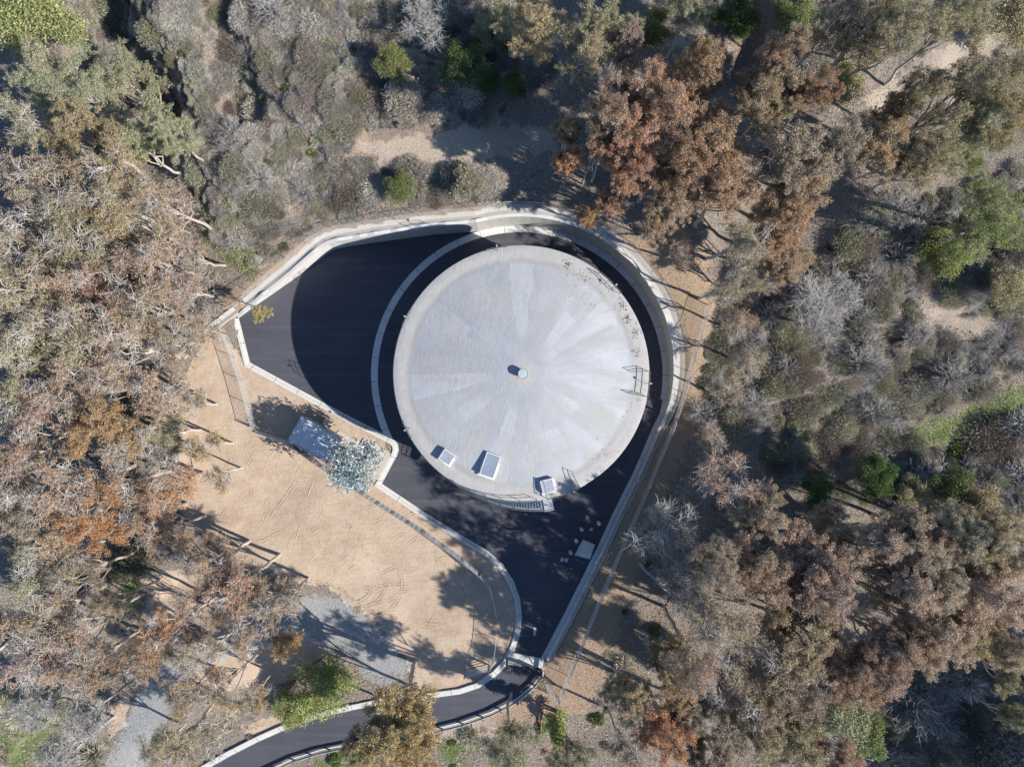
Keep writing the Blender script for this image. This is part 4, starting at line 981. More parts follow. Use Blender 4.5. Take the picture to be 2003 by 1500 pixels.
# (u, v, apparent crown radius px, kind, colour, height m)  - u, v is where the crown's middle shows
TREES = [
 # top left
 (60, 30, 95, 'green', 'bright', 7), (150, 165, 72, 'airy', 'greygreen', 14), (268, 205, 75, 'airy', 'greygreen', 12), (85, 110, 40, 'round', 'greygreen', 11), (30, 235, 60, 'sparse', 'olive', 18), (60, 345, 78, 'sparse', 'oliverust', 19), (150, 270, 62, 'dense', 'oliverust', 17), (240, 330, 70, 'sparse', 'oliverust', 17), (330, 265, 50, 'airy', 'greygreen', 11), (170, 370, 70, 'sparse', 'rust', 18), (290, 300, 45, 'round', 'greygreen', 10),
 # left band
 (40, 455, 78, 'sparse', 'oliverust', 19), (140, 450, 72, 'sparse', 'oliverust', 18), (235, 430, 75, 'sparse', 'olive', 18), (320, 400, 62, 'sparse', 'oliverust', 15), (70, 560, 80, 'sparse', 'oliverust', 19), (180, 540, 70, 'sparse', 'rust', 18), (285, 510, 72, 'sparse', 'pink', 17), (60, 660, 80, 'sparse', 'olive', 19), (165, 640, 75, 'sparse', 'brown', 18), (270, 600, 68, 'sparse', 'brown', 16), (350, 560, 55, 'sparse', 'pink', 12), (230, 690, 75, 'sparse', 'tan', 17), (320, 660, 60, 'sparse', 'brown', 13), (40, 760, 70, 'sparse', 'olive', 18), (130, 750, 70, 'sparse', 'brown', 18), (385, 640, 40, 'sparse', 'tan', 8), (505, 608, 20, 'round', 'ochre', 6), (370, 490, 50, 'sparse', 'brown', 12),
 # left, lower
 (290, 770, 65, 'sparse', 'pink', 14), (60, 850, 75, 'sparse', 'brown', 18), (180, 850, 68, 'dense', 'orange', 17), (260, 860, 60, 'sparse', 'tan', 15), (330, 850, 45, 'sparse', 'tan', 10), (395, 880, 42, 'sparse', 'ochre', 11), (425, 930, 30, 'sparse', 'ochre', 9), (120, 940, 72, 'sparse', 'rust', 18), (220, 950, 68, 'sparse', 'orange', 16), (310, 950, 62, 'sparse', 'orange', 14), (50, 1000, 70, 'sparse', 'brown', 18), (180, 1030, 62, 'dense', 'orange', 16), (265, 1020, 62, 'sparse', 'orange', 15), (330, 1040, 45, 'sparse', 'rust', 12), (60, 1110, 75, 'sparse', 'olive', 17), (150, 1130, 55, 'sparse', 'brown', 15), (400, 1110, 60, 'sparse', 'redrust', 16), (470, 1140, 62, 'sparse', 'redrust', 16), (540, 1190, 52, 'sparse', 'oliverust', 15), (400, 1180, 55, 'sparse', 'rust', 15), (560, 1270, 35, 'round', 'ochre', 9),
 # bottom left
 (470, 1230, 60, 'sparse', 'rust', 16), (330, 1235, 52, 'sparse', 'orange', 15), (270, 1290, 50, 'sparse', 'orange', 14), (390, 1290, 55, 'sparse', 'rust', 15), (60, 1215, 70, 'sparse', 'ochre', 17), (160, 1230, 60, 'sparse', 'pink', 16), (60, 1300, 66, 'sparse', 'pink', 16), (150, 1310, 60, 'sparse', 'rust', 16), (440, 1350, 50, 'sparse', 'rust', 13), (350, 1370, 45, 'sparse', 'rust', 12), (480, 1375, 40, 'sparse', 'ochre', 11), (160, 1410, 50, 'dead', 'dead', 14), (60, 1380, 50, 'dead', 'dead', 13), (345, 1450, 60, 'sparse', 'olive', 12), (420, 1440, 50, 'sparse', 'olive', 10), (300, 1480, 45, 'sparse', 'tan', 10), (130, 1480, 50, 'dead', 'dead', 12),
 # bottom middle
 (625, 1345, 58, 'green', 'bright', 6), (570, 1385, 36, 'green', 'bright', 4.5), (775, 1405, 82, 'dense', 'ochre', 19), (815, 1475, 55, 'dense', 'ochre', 17), (1000, 1465, 55, 'airy', 'olive', 17), (1090, 1425, 24, 'cone', 'bright', 8), (1110, 1485, 50, 'airy', 'olive', 14), (700, 1465, 40, 'dense', 'olive', 16),
 # right of the lower fence
 (1310, 1340, 58, 'dense', 'ochre', 17), (1235, 1385, 52, 'dense', 'tan', 15), (1310, 1440, 60, 'dense', 'orange', 17), (1215, 1470, 45, 'sparse', 'brown', 13), (1420, 1210, 85, 'sparse', 'brown', 22), (1370, 1290, 62, 'sparse', 'brown', 21), (1480, 1290, 85, 'sparse', 'tan', 18), (1430, 1390, 80, 'sparse', 'brown', 18), (1395, 1120, 66, 'airy', 'brown', 22), (1310, 1050, 66, 'dead', 'dead', 15), (1345, 1125, 56, 'dead', 'dead', 16), (1425, 940, 72, 'sparse', 'pink', 14), (1380, 985, 50, 'dead', 'dead', 11), (1500, 1010, 60, 'dense', 'pink', 15), (1480, 1090, 70, 'dense', 'pink', 17), (1500, 1440, 70, 'dense', 'brown', 18), (1400, 1470, 55, 'dense', 'brown', 17),
 # bottom right
 (1570, 1110, 80, 'dense', 'pink', 18), (1640, 1150, 72, 'dense', 'pink', 18), (1590, 1240, 80, 'dense', 'brown', 18), (1690, 1050, 66, 'dense', 'tan', 17), (1770, 1080, 66, 'dense', 'tan', 17), (1740, 1150, 75, 'dense', 'tan', 18), (1830, 1050, 62, 'dense', 'tan', 16), (1900, 1050, 66, 'dense', 'tan', 16), (1970, 1080, 66, 'dense', 'olive', 17), (1850, 1140, 72, 'dense', 'tan', 18), (1940, 1160, 75, 'dense', 'tan', 18), (1820, 1220, 70, 'dense', 'tan', 18), (1720, 1240, 70, 'dense', 'brown', 18), (1660, 1300, 62, 'dense', 'brown', 17), (1740, 1320, 62, 'dense', 'pink', 17), (1900, 1250, 55, 'dense', 'ochre', 16), (1970, 1240, 50, 'dense', 'tan', 16), (1570, 1350, 66, 'dense', 'brown', 18), (1640, 1400, 60, 'green', 'greygreen', 7), (1690, 1440, 48, 'green', 'green', 6), (1560, 1450, 66, 'dense', 'tan', 17), (1990, 1330, 35, 'round', 'olive', 12), (1995, 1420, 30, 'round', 'olive', 11), (1640, 1480, 50, 'dense', 'brown', 16), (1990, 1180, 40, 'dense', 'tan', 15), (1870, 950, 42, 'green', 'green', 5), (1720, 930, 38, 'green', 'darkgreen', 5), (1600, 960, 36, 'green', 'darkgreen', 4), (1790, 960, 32, 'green', 'olive', 4), (1910, 990, 45, 'green', 'olive', 6),
 # behind the curved wall, upper right
 (1110, 265, 30, 'round', 'rust', 14), (1120, 310, 32, 'round', 'orange', 13), (1160, 300, 28, 'round', 'rust', 14), (1162, 412, 25, 'round', 'orange', 8), (1200, 380, 34, 'round', 'redrust', 9), (1230, 240, 70, 'dense', 'redrust', 19), (1275, 165, 62, 'dense', 'redrust', 19), (1330, 220, 70, 'dense', 'redrust', 19), (1300, 320, 66, 'dense', 'redrust', 18), (1390, 160, 60, 'dense', 'redrust', 18), (1390, 290, 72, 'dense', 'rust', 16), (1460, 220, 62, 'dense', 'rust', 17), (1340, 400, 60, 'dense', 'rust', 13), (1420, 390, 70, 'dense', 'rust', 15), (1440, 470, 62, 'sparse', 'brown', 14), (1250, 340, 50, 'dense', 'redrust', 16), (1195, 255, 52, 'dense', 'rust', 21), (1180, 175, 40, 'sparse', 'pink', 20), (1060, 50, 62, 'airy', 'olive', 13), (1135, 70, 66, 'airy', 'tan', 14), (1200, 40, 55, 'airy', 'olive', 14), (1285, 55, 36, 'green', 'green', 6), (1000, 25, 50, 'airy', 'olive', 12), (1225, 110, 42, 'dense', 'pink', 14), (1350, 20, 50, 'airy', 'greygreen', 13), (1440, 30, 45, 'green', 'darkgreen', 6), (1330, 480, 36, 'sparse', 'rust', 9),
 # top right
 (1540, 105, 50, 'dense', 'brown', 17), (1600, 195, 46, 'dense', 'rust', 17), (1530, 190, 52, 'dense', 'brown', 17), (1640, 170, 44, 'green', 'bright', 6), (1560, 40, 48, 'green', 'green', 6), (1630, 50, 60, 'airy', 'olive', 18), (1700, 60, 68, 'airy', 'olive', 19), (1790, 40, 70, 'airy', 'olive', 20), (1900, 30, 60, 'airy', 'olive', 19), (1980, 30, 55, 'green', 'olive', 6), (1740, 230, 42, 'dense', 'rust', 16), (1540, 290, 70, 'dense', 'brown', 17), (1620, 290, 66, 'dense', 'brown', 17), (1700, 300, 62, 'dense', 'oliverust', 17), (1570, 380, 66, 'dense', 'oliverust', 16), (1510, 430, 58, 'dense', 'rust', 15), (1780, 180, 50, 'airy', 'olive', 18), (1860, 200, 72, 'airy', 'olive', 20), (1940, 150, 72, 'airy', 'olive', 20), (1980, 220, 62, 'airy', 'olive', 20), (1900, 260, 66, 'airy', 'greygreen', 18), (1830, 310, 55, 'airy', 'olive', 17), (1895, 315, 28, 'green', 'green', 4), (1770, 290, 42, 'dense', 'oliverust', 16),
 # right hand slope
 (1900, 450, 80, 'airy', 'midgreen', 12), (1965, 420, 70, 'airy', 'midgreen', 12), (1850, 500, 52, 'green', 'green', 5), (1540, 500, 48, 'dense', 'oliverust', 12), (1480, 560, 40, 'sparse', 'brown', 9), (1575, 590, 52, 'dead', 'dead', 6), (1640, 570, 50, 'dead', 'dead', 6), (1610, 640, 46, 'dead', 'dead', 5), (1970, 560, 40, 'green', 'olive', 4),
 # hillside above the tank
 (905, 135, 46, 'green', 'darkgreen', 6), (765, 120, 34, 'green', 'green', 4), (1005, 170, 26, 'green', 'darkgreen', 5), (955, 160, 26, 'green', 'darkgreen', 4), (905, 360, 36, 'leafybig', 'greygreen', 3), (785, 370, 30, 'green', 'green', 3), (840, 40, 48, 'dead', 'dead', 6), (960, 60, 34, 'green', 'olive', 5),
 # standing just outside the picture at the lower right
 (2440, 1600, 100, 'dense', 'tan', 19), (2560, 1650, 105, 'dense', 'brown', 20), (2400, 1710, 100, 'dense', 'tan', 19), (2520, 1770, 105, 'dense', 'brown', 20), (2640, 1730, 100, 'dense', 'tan', 20), (2330, 1660, 90, 'dense', 'brown', 18), (2480, 1530, 90, 'dense', 'tan', 18), (2600, 1560, 90, 'dense', 'tan', 18), (2290, 1780, 90, 'dense', 'brown', 18),
 (1640, 1040, 50, 'dense', 'pink', 14), (1790, 1270, 55, 'dense', 'tan', 17), (1345, 1400, 50, 'dense', 'brown', 16), (1270, 1290, 36, 'round', 'ochre', 11), 
 (100, 640, 60, 'sparse', 'olive', 17), (120, 1050, 55, 'sparse', 'rust', 16), (230, 1180, 40, 'sparse', 'brown', 12), (20, 900, 60, 'sparse', 'rust', 18), (110, 400, 60, 'sparse', 'oliverust', 18), (200, 770, 55, 'sparse', 'brown', 16), (20, 550, 60, 'sparse', 'olive', 18), (20, 640, 60, 'sparse', 'oliverust', 18), (230, 480, 55, 'sparse', 'olive', 16),
 (1420, 560, 46, 'sparse', 'brown', 13), (1455, 625, 42, 'sparse', 'rust', 11), (1475, 700, 42, 'sparse', 'tan', 9), (1425, 770, 40, 'sparse', 'brown', 9), (1400, 850, 36, 'sparse', 'tan', 9), (372, 795, 36, 'sparse', 'tan', 9),
 # beside the shed
 (694, 908, 50, 'silver', 'silver', 11.5),
]
PR['leafybig'] = [make_bushy(690, H=3., R=2.2, n=4200, leafL=.34, leafW=.05, lobes=14, up=.5)]
NAMES = {'dense': 'eucalyptus_tree', 'sparse': 'eucalyptus_tree', 'airy': 'eucalyptus_tree', 'round': 'eucalyptus_tree', 'dead': 'dead_tree', 'green': 'broadleaf_tree', 'cone': 'conifer_tree', 'silver': 'silver_dollar_tree', 'leafybig': 'broadleaf_tree'}
DESC = {'dense': ('leafy eucalyptus', 'full'), 'sparse': ('twiggy eucalyptus', ''), 'airy': ('airy eucalyptus', ''), 'round': ('small round crowned eucalyptus', ''), 'dead': ('leafless tree', ''), 'green': ('bushy low tree', ''), 'cone': ('narrow conifer', ''), 'silver': ('dense round eucalyptus', ''), 'leafybig': ('feathery low bush', '')}
ORD = ['', 'second', 'third', 'fourth', 'fifth', 'sixth', 'seventh', 'eighth', 'ninth', 'tenth', 'eleventh', 'twelfth', 'thirteenth', 'fourteenth', 'fifteenth', 'sixteenth', 'seventeenth', 'eighteenth', 'nineteenth', 'twentieth'] + [f'number {i} counting' for i in range(21, 90)]
groups = {}
for i, t in enumerate(TREES): groups.setdefault((t[3], t[4], region(t[0], t[1])), []).append(i)
LAB = {}
for (kd_, cl, rg), ids in groups.items():
    base = f'{WORDS[cl]} {DESC[kd_][0]}'
    if len(ids) == 1: LAB[ids[0]] = f'{base} {rg}'
    else:
        ids = sorted(ids, key=lambda i: TREES[i][0])
        for n, i in enumerate(ids):
            pos = 'leftmost' if n == 0 else ('rightmost' if n == len(ids) - 1 else f'{ORD[n]} from left')
            LAB[i] = f'{base} {rg}, {pos}' if len(ids) > 2 else f'{base} {rg}, {"left" if n == 0 else "right"} one'
LAB[len(TREES) - 1] = 'silvery blue round eucalyptus overhanging the shed roof'
GRP = {'dense': 'leafy eucalyptus trees', 'sparse': 'twiggy eucalyptus trees', 'airy': 'airy eucalyptus trees', 'round': 'small eucalyptus trees', 'dead': 'leafless trees', 'green': 'bushy low trees'}
rr_ = random.Random(5)
used_xy = []
for i, (u, v, rp, kd_, cl, H) in enumerate(TREES):
    zc = H * (.78 if kd_ in ('dense', 'sparse', 'airy', 'round', 'dead') else .55); zb = 0.0
    for _ in range(4):
        x, y = P(u, v, zb + zc); zb = tz(x, y)
    ok = not inside(np.array([x]), np.array([y]), BXY)[0]
    if not ok: print('tree on pad', i, TREES[i])
    pr = PR[kd_][rr_.randrange(len(PR[kd_]))]
    Rw = rp * S * (HCAM - zb - zc) / HCAM; sxy = Rw / pr['R'] * 1.2; sz = H / pr['H']
    root = empty(NAMES[kd_], (x, y, zb - .05), rr_.uniform(0, 2 * PI)); root.scale = (sxy, sxy, sz)
    tag(root, LAB[i], 'tree', GRP.get(kd_))
    used_xy.append((x, y, H))
    c = PAL[cl]; j = [rr_.uniform(.88, 1.12) for _ in range(3)]; g = rr_.uniform(.9, 1.12)
    for part in ('trunk', 'branches', 'crown'):
        if part in pr:
            o = obj(part if part != 'branches' else 'twigs', pr[part], root)
            if part == 'branches': o['kind'] = 'stuff'
            if part == 'crown': o.color = (min(1, c[0] * j[0] * g * (1.05 if kd_ != 'silver' else 1)), min(1, c[1] * g), min(1, c[2] * j[2] * g * (.9 if kd_ != 'silver' else 1)), c[3] * rr_.uniform(.7, 1.25))

# ------------------------------------------------------------------ shrubs
ZONES = [
 ('in the top left hollow', [(110, 0), (340, 0), (345, 230), (290, 205), (200, 120), (150, 70)], 20, {'sage': 40, 'brush': 30, 'coyote': 20, 'twiggy': 10}),
 ('on the hillside above the tank', [(330, 0), (1000, 0), (1090, 130), (1010, 200), (900, 240), (700, 250), (690, 300), (760, 330), (880, 335), (960, 345), (980, 385), (850, 405), (640, 445), (560, 510), (500, 520), (420, 470), (350, 390), (330, 250), (360, 120)], 21, {'sage': 48, 'brush': 18, 'coyote': 14, 'twiggy': 12, 'leafy': 3, 'grass': 5}),
 ('on the right hand slope', [(1420, 620), (1560, 540), (1700, 400), (1800, 400), (2003, 330), (2003, 720), (1900, 780), (1780, 830), (1650, 850), (1480, 860), (1370, 820), (1380, 680)], 22, {'sage': 30, 'brush': 26, 'coyote': 24, 'twiggy': 16, 'leafy': 2, 'grass': 2}),
 ('below the right hand slope', [(1800, 900), (2003, 800), (2003, 1000), (1900, 1020), (1600, 960), (1450, 870), (1650, 850), (1780, 840)], 30, {'brush': 35, 'sage': 20, 'coyote': 30, 'twiggy': 12, 'leafy': 3}),
 ('in the shaded bottom right hollow', [(1720, 1340), (1850, 1270), (2003, 1300), (2003, 1500), (1700, 1500)], 34, {'brush': 60, 'sage': 30, 'grass': 10}),
 ('under the trees on the left', [(0, 380), (330, 400), (420, 500), (400, 600), (330, 700), (320, 900), (280, 1100), (200, 1300), (0, 1340)], 40, {'brush': 40, 'twiggy': 30, 'coyote': 14, 'leafy': 3, 'grass': 13}),
 ('beyond the lower fence', [(1230, 1060), (1330, 900), (1420, 860), (1420, 1100), (1300, 1250), (1240, 1420), (1130, 1500), (1130, 1400), (1200, 1200)], 30, {'brush': 40, 'twiggy': 28, 'coyote': 18, 'leafy': 3, 'grass': 11}),
 ('below the access road', [(640, 1480), (900, 1440), (1050, 1400), (1130, 1400), (1150, 1500), (640, 1500)], 30, {'brush': 65, 'leafy': 15, 'grass': 20}),
 ('between the trees at upper right', [(1090, 120), (1200, 120), (1300, 200), (1280, 330), (1180, 330), (1090, 240)], 26, {'sage': 50, 'brush': 50}),
 ('along the pale clearing at top right', [(1660, 240), (1700, 110), (1900, 40), (2003, 60), (2003, 110), (1830, 210), (1720, 260), (1800, 360), (1700, 420), (1640, 380)], 26, {'sage': 60, 'brush': 30, 'grass': 10}),
 ('beside the bottom left gravel track', [(0, 1340), (200, 1330), (210, 1480), (100, 1500), (0, 1500)], 36, {'grass': 60, 'brush': 40}),
 ('between road kerb and gravel', [(450, 1400), (580, 1370), (560, 1400), (440, 1470), (330, 1500), (320, 1440)], 28, {'grass': 40, 'brush': 60}),
]
SHC = {'sage': [(.40, .365, .32, 0), (.45, .41, .36, 0), (.37, .33, .285, .0), (.40, .38, .315, 0)], 'brush': [(.29, .245, .21, .05), (.34, .30, .245, .05), (.25, .205, .17, .1), (.34, .32, .235, 0)], 'coyote': [(.30, .29, .19, 0), (.27, .26, .17, .05), (.33, .30, .22, .05), (.25, .25, .18, 0)], 'twiggy': [(.3, .3, .3, 0)], 'leafy': [(.14, .18, .06, 0), (.20, .24, .09, 0), (.19, .22, .13, 0)], 'grass': [(.46, .40, .32, 0), (.42, .35, .26, 0), (.40, .37, .27, 0)]}
SHN = {'sage': ('sage_shrub', 'grey sagebrush shrub', 'shrub'), 'brush': ('brown_shrub', 'dry brown brush shrub', 'shrub'), 'coyote': ('olive_shrub', 'dull olive brush shrub', 'shrub'), 'twiggy': ('leafless_shrub', 'bare grey twiggy shrub', 'shrub'), 'leafy': ('green_shrub', 'small green leafy shrub', 'shrub'), 'grass': ('grass_tuft', 'pale dry grass tuft', 'grass tuft')}
cnt = {k: 0 for k in SHN}; SHRUBS = []
for zi, (where, poly, sp, mixk) in enumerate(ZONES):
    q = np.array(poly, float); lo_, hi_ = q.min(0), q.max(0); pts = []; rg = random.Random(90 + zi); tries = 0
    ks = list(mixk); ws = [mixk[k] for k in ks]
    cand = np.array([(rg.uniform(lo_[0], hi_[0]), rg.uniform(lo_[1], hi_[1])) for _ in range(6000)])
    for u, v in cand[inside(cand[:, 0], cand[:, 1], q)]:
        s_ = sp * (rg.uniform(.5, 1.2) if rg.random() < .7 else rg.uniform(1.2, 2.1))
        if any((u - a) ** 2 + (v - b) ** 2 < (.43 * (s_ + c)) ** 2 for a, b, c in pts): continue
        pts.append((u, v, s_))
    for u, v, s_ in pts:
        if masks_at(u, v) and rg.random() < .9: continue
        kd_ = rg.choices(ks, ws)[0]
        if cnt[kd_] >= 300:
            kd_ = min(('sage', 'brush', 'coyote', 'twiggy'), key=lambda k: cnt[k])
            if cnt[kd_] >= 300: continue
        x, y, z = ground_at(u, v)
        if inside(np.array([x]), np.array([y]), BXY)[0]: continue
        d, _, _ = near_poly(np.array([x]), np.array([y]), BXY)
        if d[0] < 2.6: continue
        cnt[kd_] += 1; me = PR[kd_][rg.randrange(len(PR[kd_]))]; nm, ds, ct = SHN[kd_]
        sc = s_ * S * .62 * {'sage': 1.6, 'brush': 1.6, 'coyote': 1.6, 'twiggy': 1.5, 'leafy': .8, 'grass': .75}[kd_]
        if sc > 1.2 and kd_ + '_big' in PR: me = PR[kd_ + '_big'][rg.randrange(3)]
        o = obj(nm, me)
        o.location = (x, y, z - .08 * sc); o.scale = (sc, sc * rg.uniform(.85, 1.15), sc * rg.uniform(.55, 1.25)); o.rotation_euler = (0, 0, rg.uniform(0, 6.28))
        c = rg.choice(SHC[kd_]); g = rg.uniform(.68, 1.28); o.color = (c[0] * g, c[1] * g, c[2] * g, c[3])
        SHRUBS.append((o, u, v, sc, g, kd_, where))
LMK = [('the bright green thicket', 60, 30), ('the dark hollow', 250, 110), ('the top edge', 420, -10), ('the top edge', 640, -10), ('the top edge', 860, -10), ('the dark green tree', 905, 130), ('the small green tree', 765, 120), ('the pale dirt path', 860, 290), ('the olive bush', 905, 360), ('the wall corner', 640, 470), ('the green grass patch', 440, 470), ('the fallen trunk', 320, 440), ('the grassy brow', 680, 260), ('the grey green trees', 290, 230), ('the stony gully', 500, 170),
       ('the grey thicket', 1610, 610), ('the large green trees', 1920, 440), ('the sandy patch', 1880, 615), ('the straight log', 1850, 755), ('the green slope', 1900, 810), ('the right edge', 2010, 600), ('the right edge', 2010, 880), ('the fence end', 1390, 600), ('the reddish tree', 1425, 940), ('the rust trees', 1500, 440), ('the dark green bushes', 1720, 930), ('the brown ridge', 1640, 720), ('the curved wall', 1330, 700),
       ('the shaded hollow', 1850, 1400), ('the bottom right corner', 2000, 1490), ('the bottom edge', 1650, 1510), ('the bottom edge', 900, 1510), ('the left edge', -10, 480), ('the left edge', -10, 700), ('the left edge', -10, 900), ('the left edge', -10, 1150), ('the outfall ditch', 380, 670), ('the sand lot', 380, 900), ('the bare patch', 330, 1160), ('the gravel track', 270, 1400), ('the green lawn patch', 60, 1430), ('the road kerb', 500, 1450), ('the narrow conifer', 1090, 1425), ('the gate', 1060, 1320), ('the dead grey tree', 1310, 1050), ('the lower fence', 1190, 1150), ('the pale clearing', 1830, 130), ('the reddest trees', 1250, 250), ('the white branches', 160, 590)]
def bucket(o, u, v, sc, g, kd_):
    l = min(LMK, key=lambda q: (q[1] - u) ** 2 + (q[2] - v) ** 2); dx, dy = u - l[1], v - l[2]
    dr = ('left of' if dx < 0 else 'right of') if abs(dx) > abs(dy) else ('above' if dy < 0 else 'below')
    if math.hypot(dx, dy) < 22: dr = 'at'
    size = 'large' if sc > 1.55 else ('small' if sc < 1.0 else 'middling'); tone = 'pale' if g > 1.08 else ('dark' if g < .88 else '')
    noun = {'sage': 'sagebrush', 'brush': 'brown brush', 'coyote': 'olive brush', 'twiggy': 'leafless grey bush', 'leafy': 'green shrub', 'grass': 'dry grass tuft'}[kd_]
    return ' '.join(f'{size} {tone} {noun} {dr} {l[0]}'.split())
bk = {}
for q in SHRUBS: bk.setdefault(bucket(*q[:6]), []).append(q)
for lb, qs in bk.items():
    qs.sort(key=lambda q: q[1])
    for n, q in enumerate(qs):
        pos = '' if len(qs) == 1 else ((', left one' if n == 0 else ', right one') if len(qs) == 2 else (f', leftmost of {len(qs)}' if n == 0 else (f', rightmost of {len(qs)}' if n == len(qs) - 1 else f', {ORD[n] if n < len(ORD) else "another"} from left')))
        nm, ds, ct = SHN[q[5]]; tag(q[0], lb + pos, ct, f'{ds}s {q[6]}')
x, y, z = ground_at(984, 395); o = obj('agave', PR['agave'][0]); o.location = (x, y, z); o.scale = (.85, .85, .8); o.color = (.30, .36, .30, 0); tag(o, 'spiky grey green agave just above the retaining wall', 'agave')
print('shrubs', cnt)

# ------------------------------------------------------------------ fallen branches and logs
def log_mesh(seed, L, r, nb):
    rng = np.random.default_rng(seed); T = TubeSet(); main = curve((0, 0, r), (L, 0, r * 1.2), .05, rng, 8); T.add(main, np.linspace(r, r * .35, 8), 7)
    for i in range(nb):
        b = main[rng.integers(2, 8)]; e = b + np.array([rng.uniform(.2, .9), rng.choice([-1, 1]) * rng.uniform(.4, 1.0), rng.uniform(.0, .35)]) * L * rng.uniform(.12, .35)
        c_ = curve(b, e, .12, rng, 5); T.add(c_, np.linspace(r * .4, r * .1, 5), 5)
        for k in range(3): T.add(curve(c_[3], c_[3] + rng.normal(size=3) * np.array([1, 1, .3]) * L * .07, .1, rng, 3), np.linspace(r * .15, r * .06, 3), 4)
    return T
LOGS = [((262, 418), (376, 458), .3, 3, 'thick pale fallen trunk left of the apron'), ((215, 600), (150, 560), .16, 9, 'pale forked dead branch lying left of the apron'), ((10, 800), (150, 785), .14, 8, 'long white dead branch at the left edge'), ((0, 920), (125, 890), .13, 9, 'white branching dead limb at the left edge below the longer one'), ((270, 1075), (110, 1160), .14, 7, 'long pale fallen trunk crossing toward the bottom left'), ((250, 1100), (120, 1185), .22, 5, 'brown fallen trunk beside the bare patch at lower left'), ((0, 1270), (60, 1225), .16, 2, 'pale curved log at the left edge near the bottom'), ((1800, 750), (1898, 757), .12, 0, 'straight pale log lying on the right hand slope'), ((290, 885), (360, 850), .13, 8, 'grey dead branch at the left edge of the sand lot'), ((380, 915), (372, 870), .12, 6, 'forked grey limb on the left of the sand'), ((1610, 1010), (1700, 1045), .2, 3, 'grey fallen trunk in the shade at right'), ((1250, 1100), (1350, 1190), .18, 9, 'grey leaning dead trunk right of the lower fence'), ((60, 1365), (130, 1340), .12, 5, 'pale dead branch over the grass in the bottom left'), ((200, 1370), (140, 1480), .1, 10, 'fan of bare white branches near the gravel track'), ((400, 1412), (415, 1435), .1, 3, 'short white branch near the access road kerb'), ((50, 410), (0, 440), .12, 7, 'pale forked limb at the left edge near the top'), ((60, 460), (125, 440), .13, 4, 'grey fallen log below the pale forked limb'), ((300, 70), (250, 105), .07, 9, 'bare twiggy branch over the dark hollow at top left'), ((1060, 1370), (1058, 1440), .2, 6, 'dark brown dead trunk beside the narrow conifer'), ((1180, 1360), (1220, 1330), .08, 8, 'tangle of dead sticks below the gate'), ((560, 1345), (632, 1285), .35, 0, 'dark fallen log beside the bright green tree')]
for i, (a, b, r, nb, lb) in enumerate(LOGS):
    A = Vector(ground_at(*a)); B = Vector(ground_at(*b)); d = B - A; L = d.length
    o = obj('fallen_branch' if nb > 2 else 'fallen_log', log_mesh(900 + i, L, r, nb).mesh('log', M['brownbark'] if 'dark' in lb or 'brown' in lb else (M['greytwig'] if 'grey' in lb else M['twig'])))
    hz = 2.5 if 'limb' in lb or 'branch over' in lb or 'leaning' in lb else .1
    o.location = (A.x, A.y, A.z + .05); o.rotation_euler = (0, -math.asin(max(-.9, min(.9, d.z / L))) - (.0), math.atan2(d.y, d.x)); tag(o, lb, 'log')

# ------------------------------------------------------------------ ground cover: dry grass, litter and sticks
def scatter(name, n, seed, L, W, tilt, label, cat, test, col, zoff=.0):
    rng = np.random.default_rng(seed); u = rng.uniform(-60, 2063, n); v = rng.uniform(-60, 1560, n)
    keep = test(u, v, rng); u, v = u[keep], v[keep]; k = (HCAM - 2) / HCAM * S; x, y = (u - CU) * k, (CV - v) * k
    z = terrain(x, y, raw=True); ins = inside(x, y, BXY); d, _, _ = near_poly(x, y, BXY); rd, ri, _ = near_poly(x, y, RC, False)
    ok = ~ins & (d > 1.75) & (rd > RHW[ri] + 1.0); x, y, z = x[ok], y[ok], z[ok]; n = len(x)
    D = unit(n, rng); D[:, 2] = np.abs(D[:, 2]) * tilt + .05; D /= np.linalg.norm(D, axis=1, keepdims=True); ll = L * rng.uniform(.5, 1.5, n)
    C = np.stack([x, y, z + zoff], 1) + D * (ll / 2)[:, None]
    Vv, F = leaf_quads(C, D, ll, W * rng.uniform(.6, 1.4, n), rng); o = obj(name, np_mesh(name, Vv, F, M['leaf'])); o.color = col
    return tag(o, label, cat, kind='stuff')
def offsand(u, v, rng):
    bad = np.zeros(u.shape, bool)
    for q in SAND + GRAVEL + PALE[:3]: bad |= inside(u, v, np.array(q, float))
    thin = np.zeros(u.shape, bool)
    for q in DIRT: thin |= inside(u, v, np.array(q, float))
    return ~bad & (~thin | (rng.random(u.shape) < .22))
def greens(u, v, rng):
    m_ = np.zeros(u.shape, bool)
    for q in GREEN: m_ |= inside(u, v, np.array(q, float))
    return m_ & (vnoise(u, v, 22, 9) > -.08)
scatter('dry_grass', 280000, 31, .32, .042, .7, 'dry grey brown grass and brush litter over the hillside', 'grass', offsand, (.41, .355, .285, .05))
scatter('leaf_litter', 60000, 32, .26, .10, .15, 'fallen brown leaves scattered under the trees', 'leaf litter', offsand, (.30, .22, .17, .3), .02)
scatter('green_grass', 260000, 33, .26, .07, .9, 'fresh green grass patches among the dry brush', 'grass', greens, (.19, .25, .06, 0))
print('objects', len(bpy.data.objects))

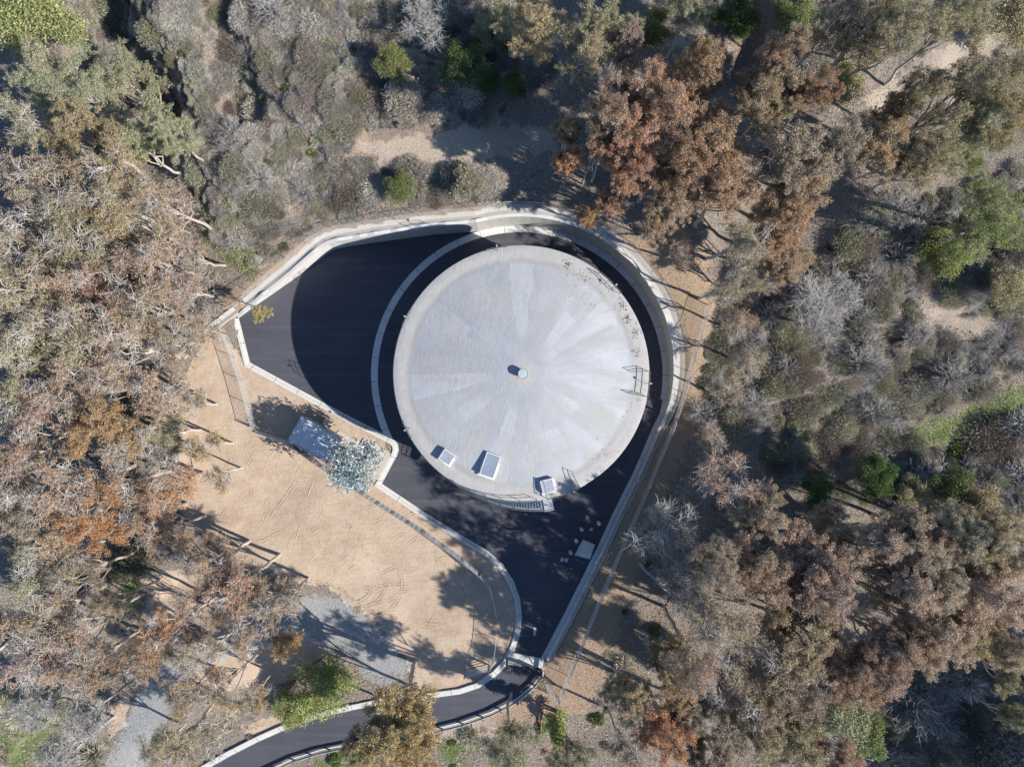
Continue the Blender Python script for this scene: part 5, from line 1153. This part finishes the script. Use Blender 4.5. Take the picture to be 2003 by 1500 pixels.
# leaves blown onto the tank roof and along the pavement edges
rng = np.random.default_rng(77); pts = []
for u, v, n, sp in ((1110, 517, 40, 5), (1146, 545, 30, 9), (1190, 552, 40, 10), (1217, 598, 45, 6), (1226, 625, 45, 4), (1241, 650, 50, 5), (1245, 690, 30, 5), (1150, 590, 14, 20), (1235, 780, 16, 14), (1180, 880, 20, 16)):
    for _ in range(n):
        x, y, z = on_tank(u + rng.normal() * sp, v + rng.normal() * sp * 1.2)
        if math.hypot(x, y) < TR - .1: pts.append((x + CX, y + CY, z + .02))
C = np.array(pts); D = unit(len(C), rng); D[:, 2] *= .15; D /= np.linalg.norm(D, axis=1, keepdims=True)
Vv, F = leaf_quads(C, D, .2 * rng.uniform(.5, 1.5, len(C)), .06, rng); o = obj('roof_leaves', np_mesh('roof_leaves', Vv, F, M['leaf'])); o.color = (.10, .075, .05, 0)
tag(o, 'dark dead leaves blown onto the right side of the tank roof', 'leaf litter', kind='stuff')
t_ = rng.random(5200); bi_ = rng.integers(0, len(BXY), 5200); A_ = BXY[bi_]; B_ = BXY[(bi_ + 1) % len(BXY)]; Q = A_ + (B_ - A_) * t_[:, None]
cen = np.array([CX, CY]); inw = cen - Q; inw /= np.linalg.norm(inw, axis=1, keepdims=True); Q = Q + inw * (np.abs(rng.normal(size=5200)) * 1.3)[:, None]
Q = Q[inside(Q[:, 0], Q[:, 1], BXY) & (np.hypot(Q[:, 0] - CX, Q[:, 1] - CY) > TR + .3) & (rng.random(len(Q)) < np.where(Q[:, 0] > CX, .5, .14))]
C = np.column_stack([Q, np.full(len(Q), .04)]); D = unit(len(C), rng); D[:, 2] *= .1; D /= np.linalg.norm(D, axis=1, keepdims=True)
Vv, F = leaf_quads(C, D, .13 * rng.uniform(.5, 1.5, len(C)), .045, rng); o = obj('pavement_leaves', np_mesh('pavement_leaves', Vv, F, M['leaf'])); o.color = (.22, .15, .10, .2)
tag(o, 'fallen leaves scattered along the edges of the apron', 'leaf litter', kind='stuff')
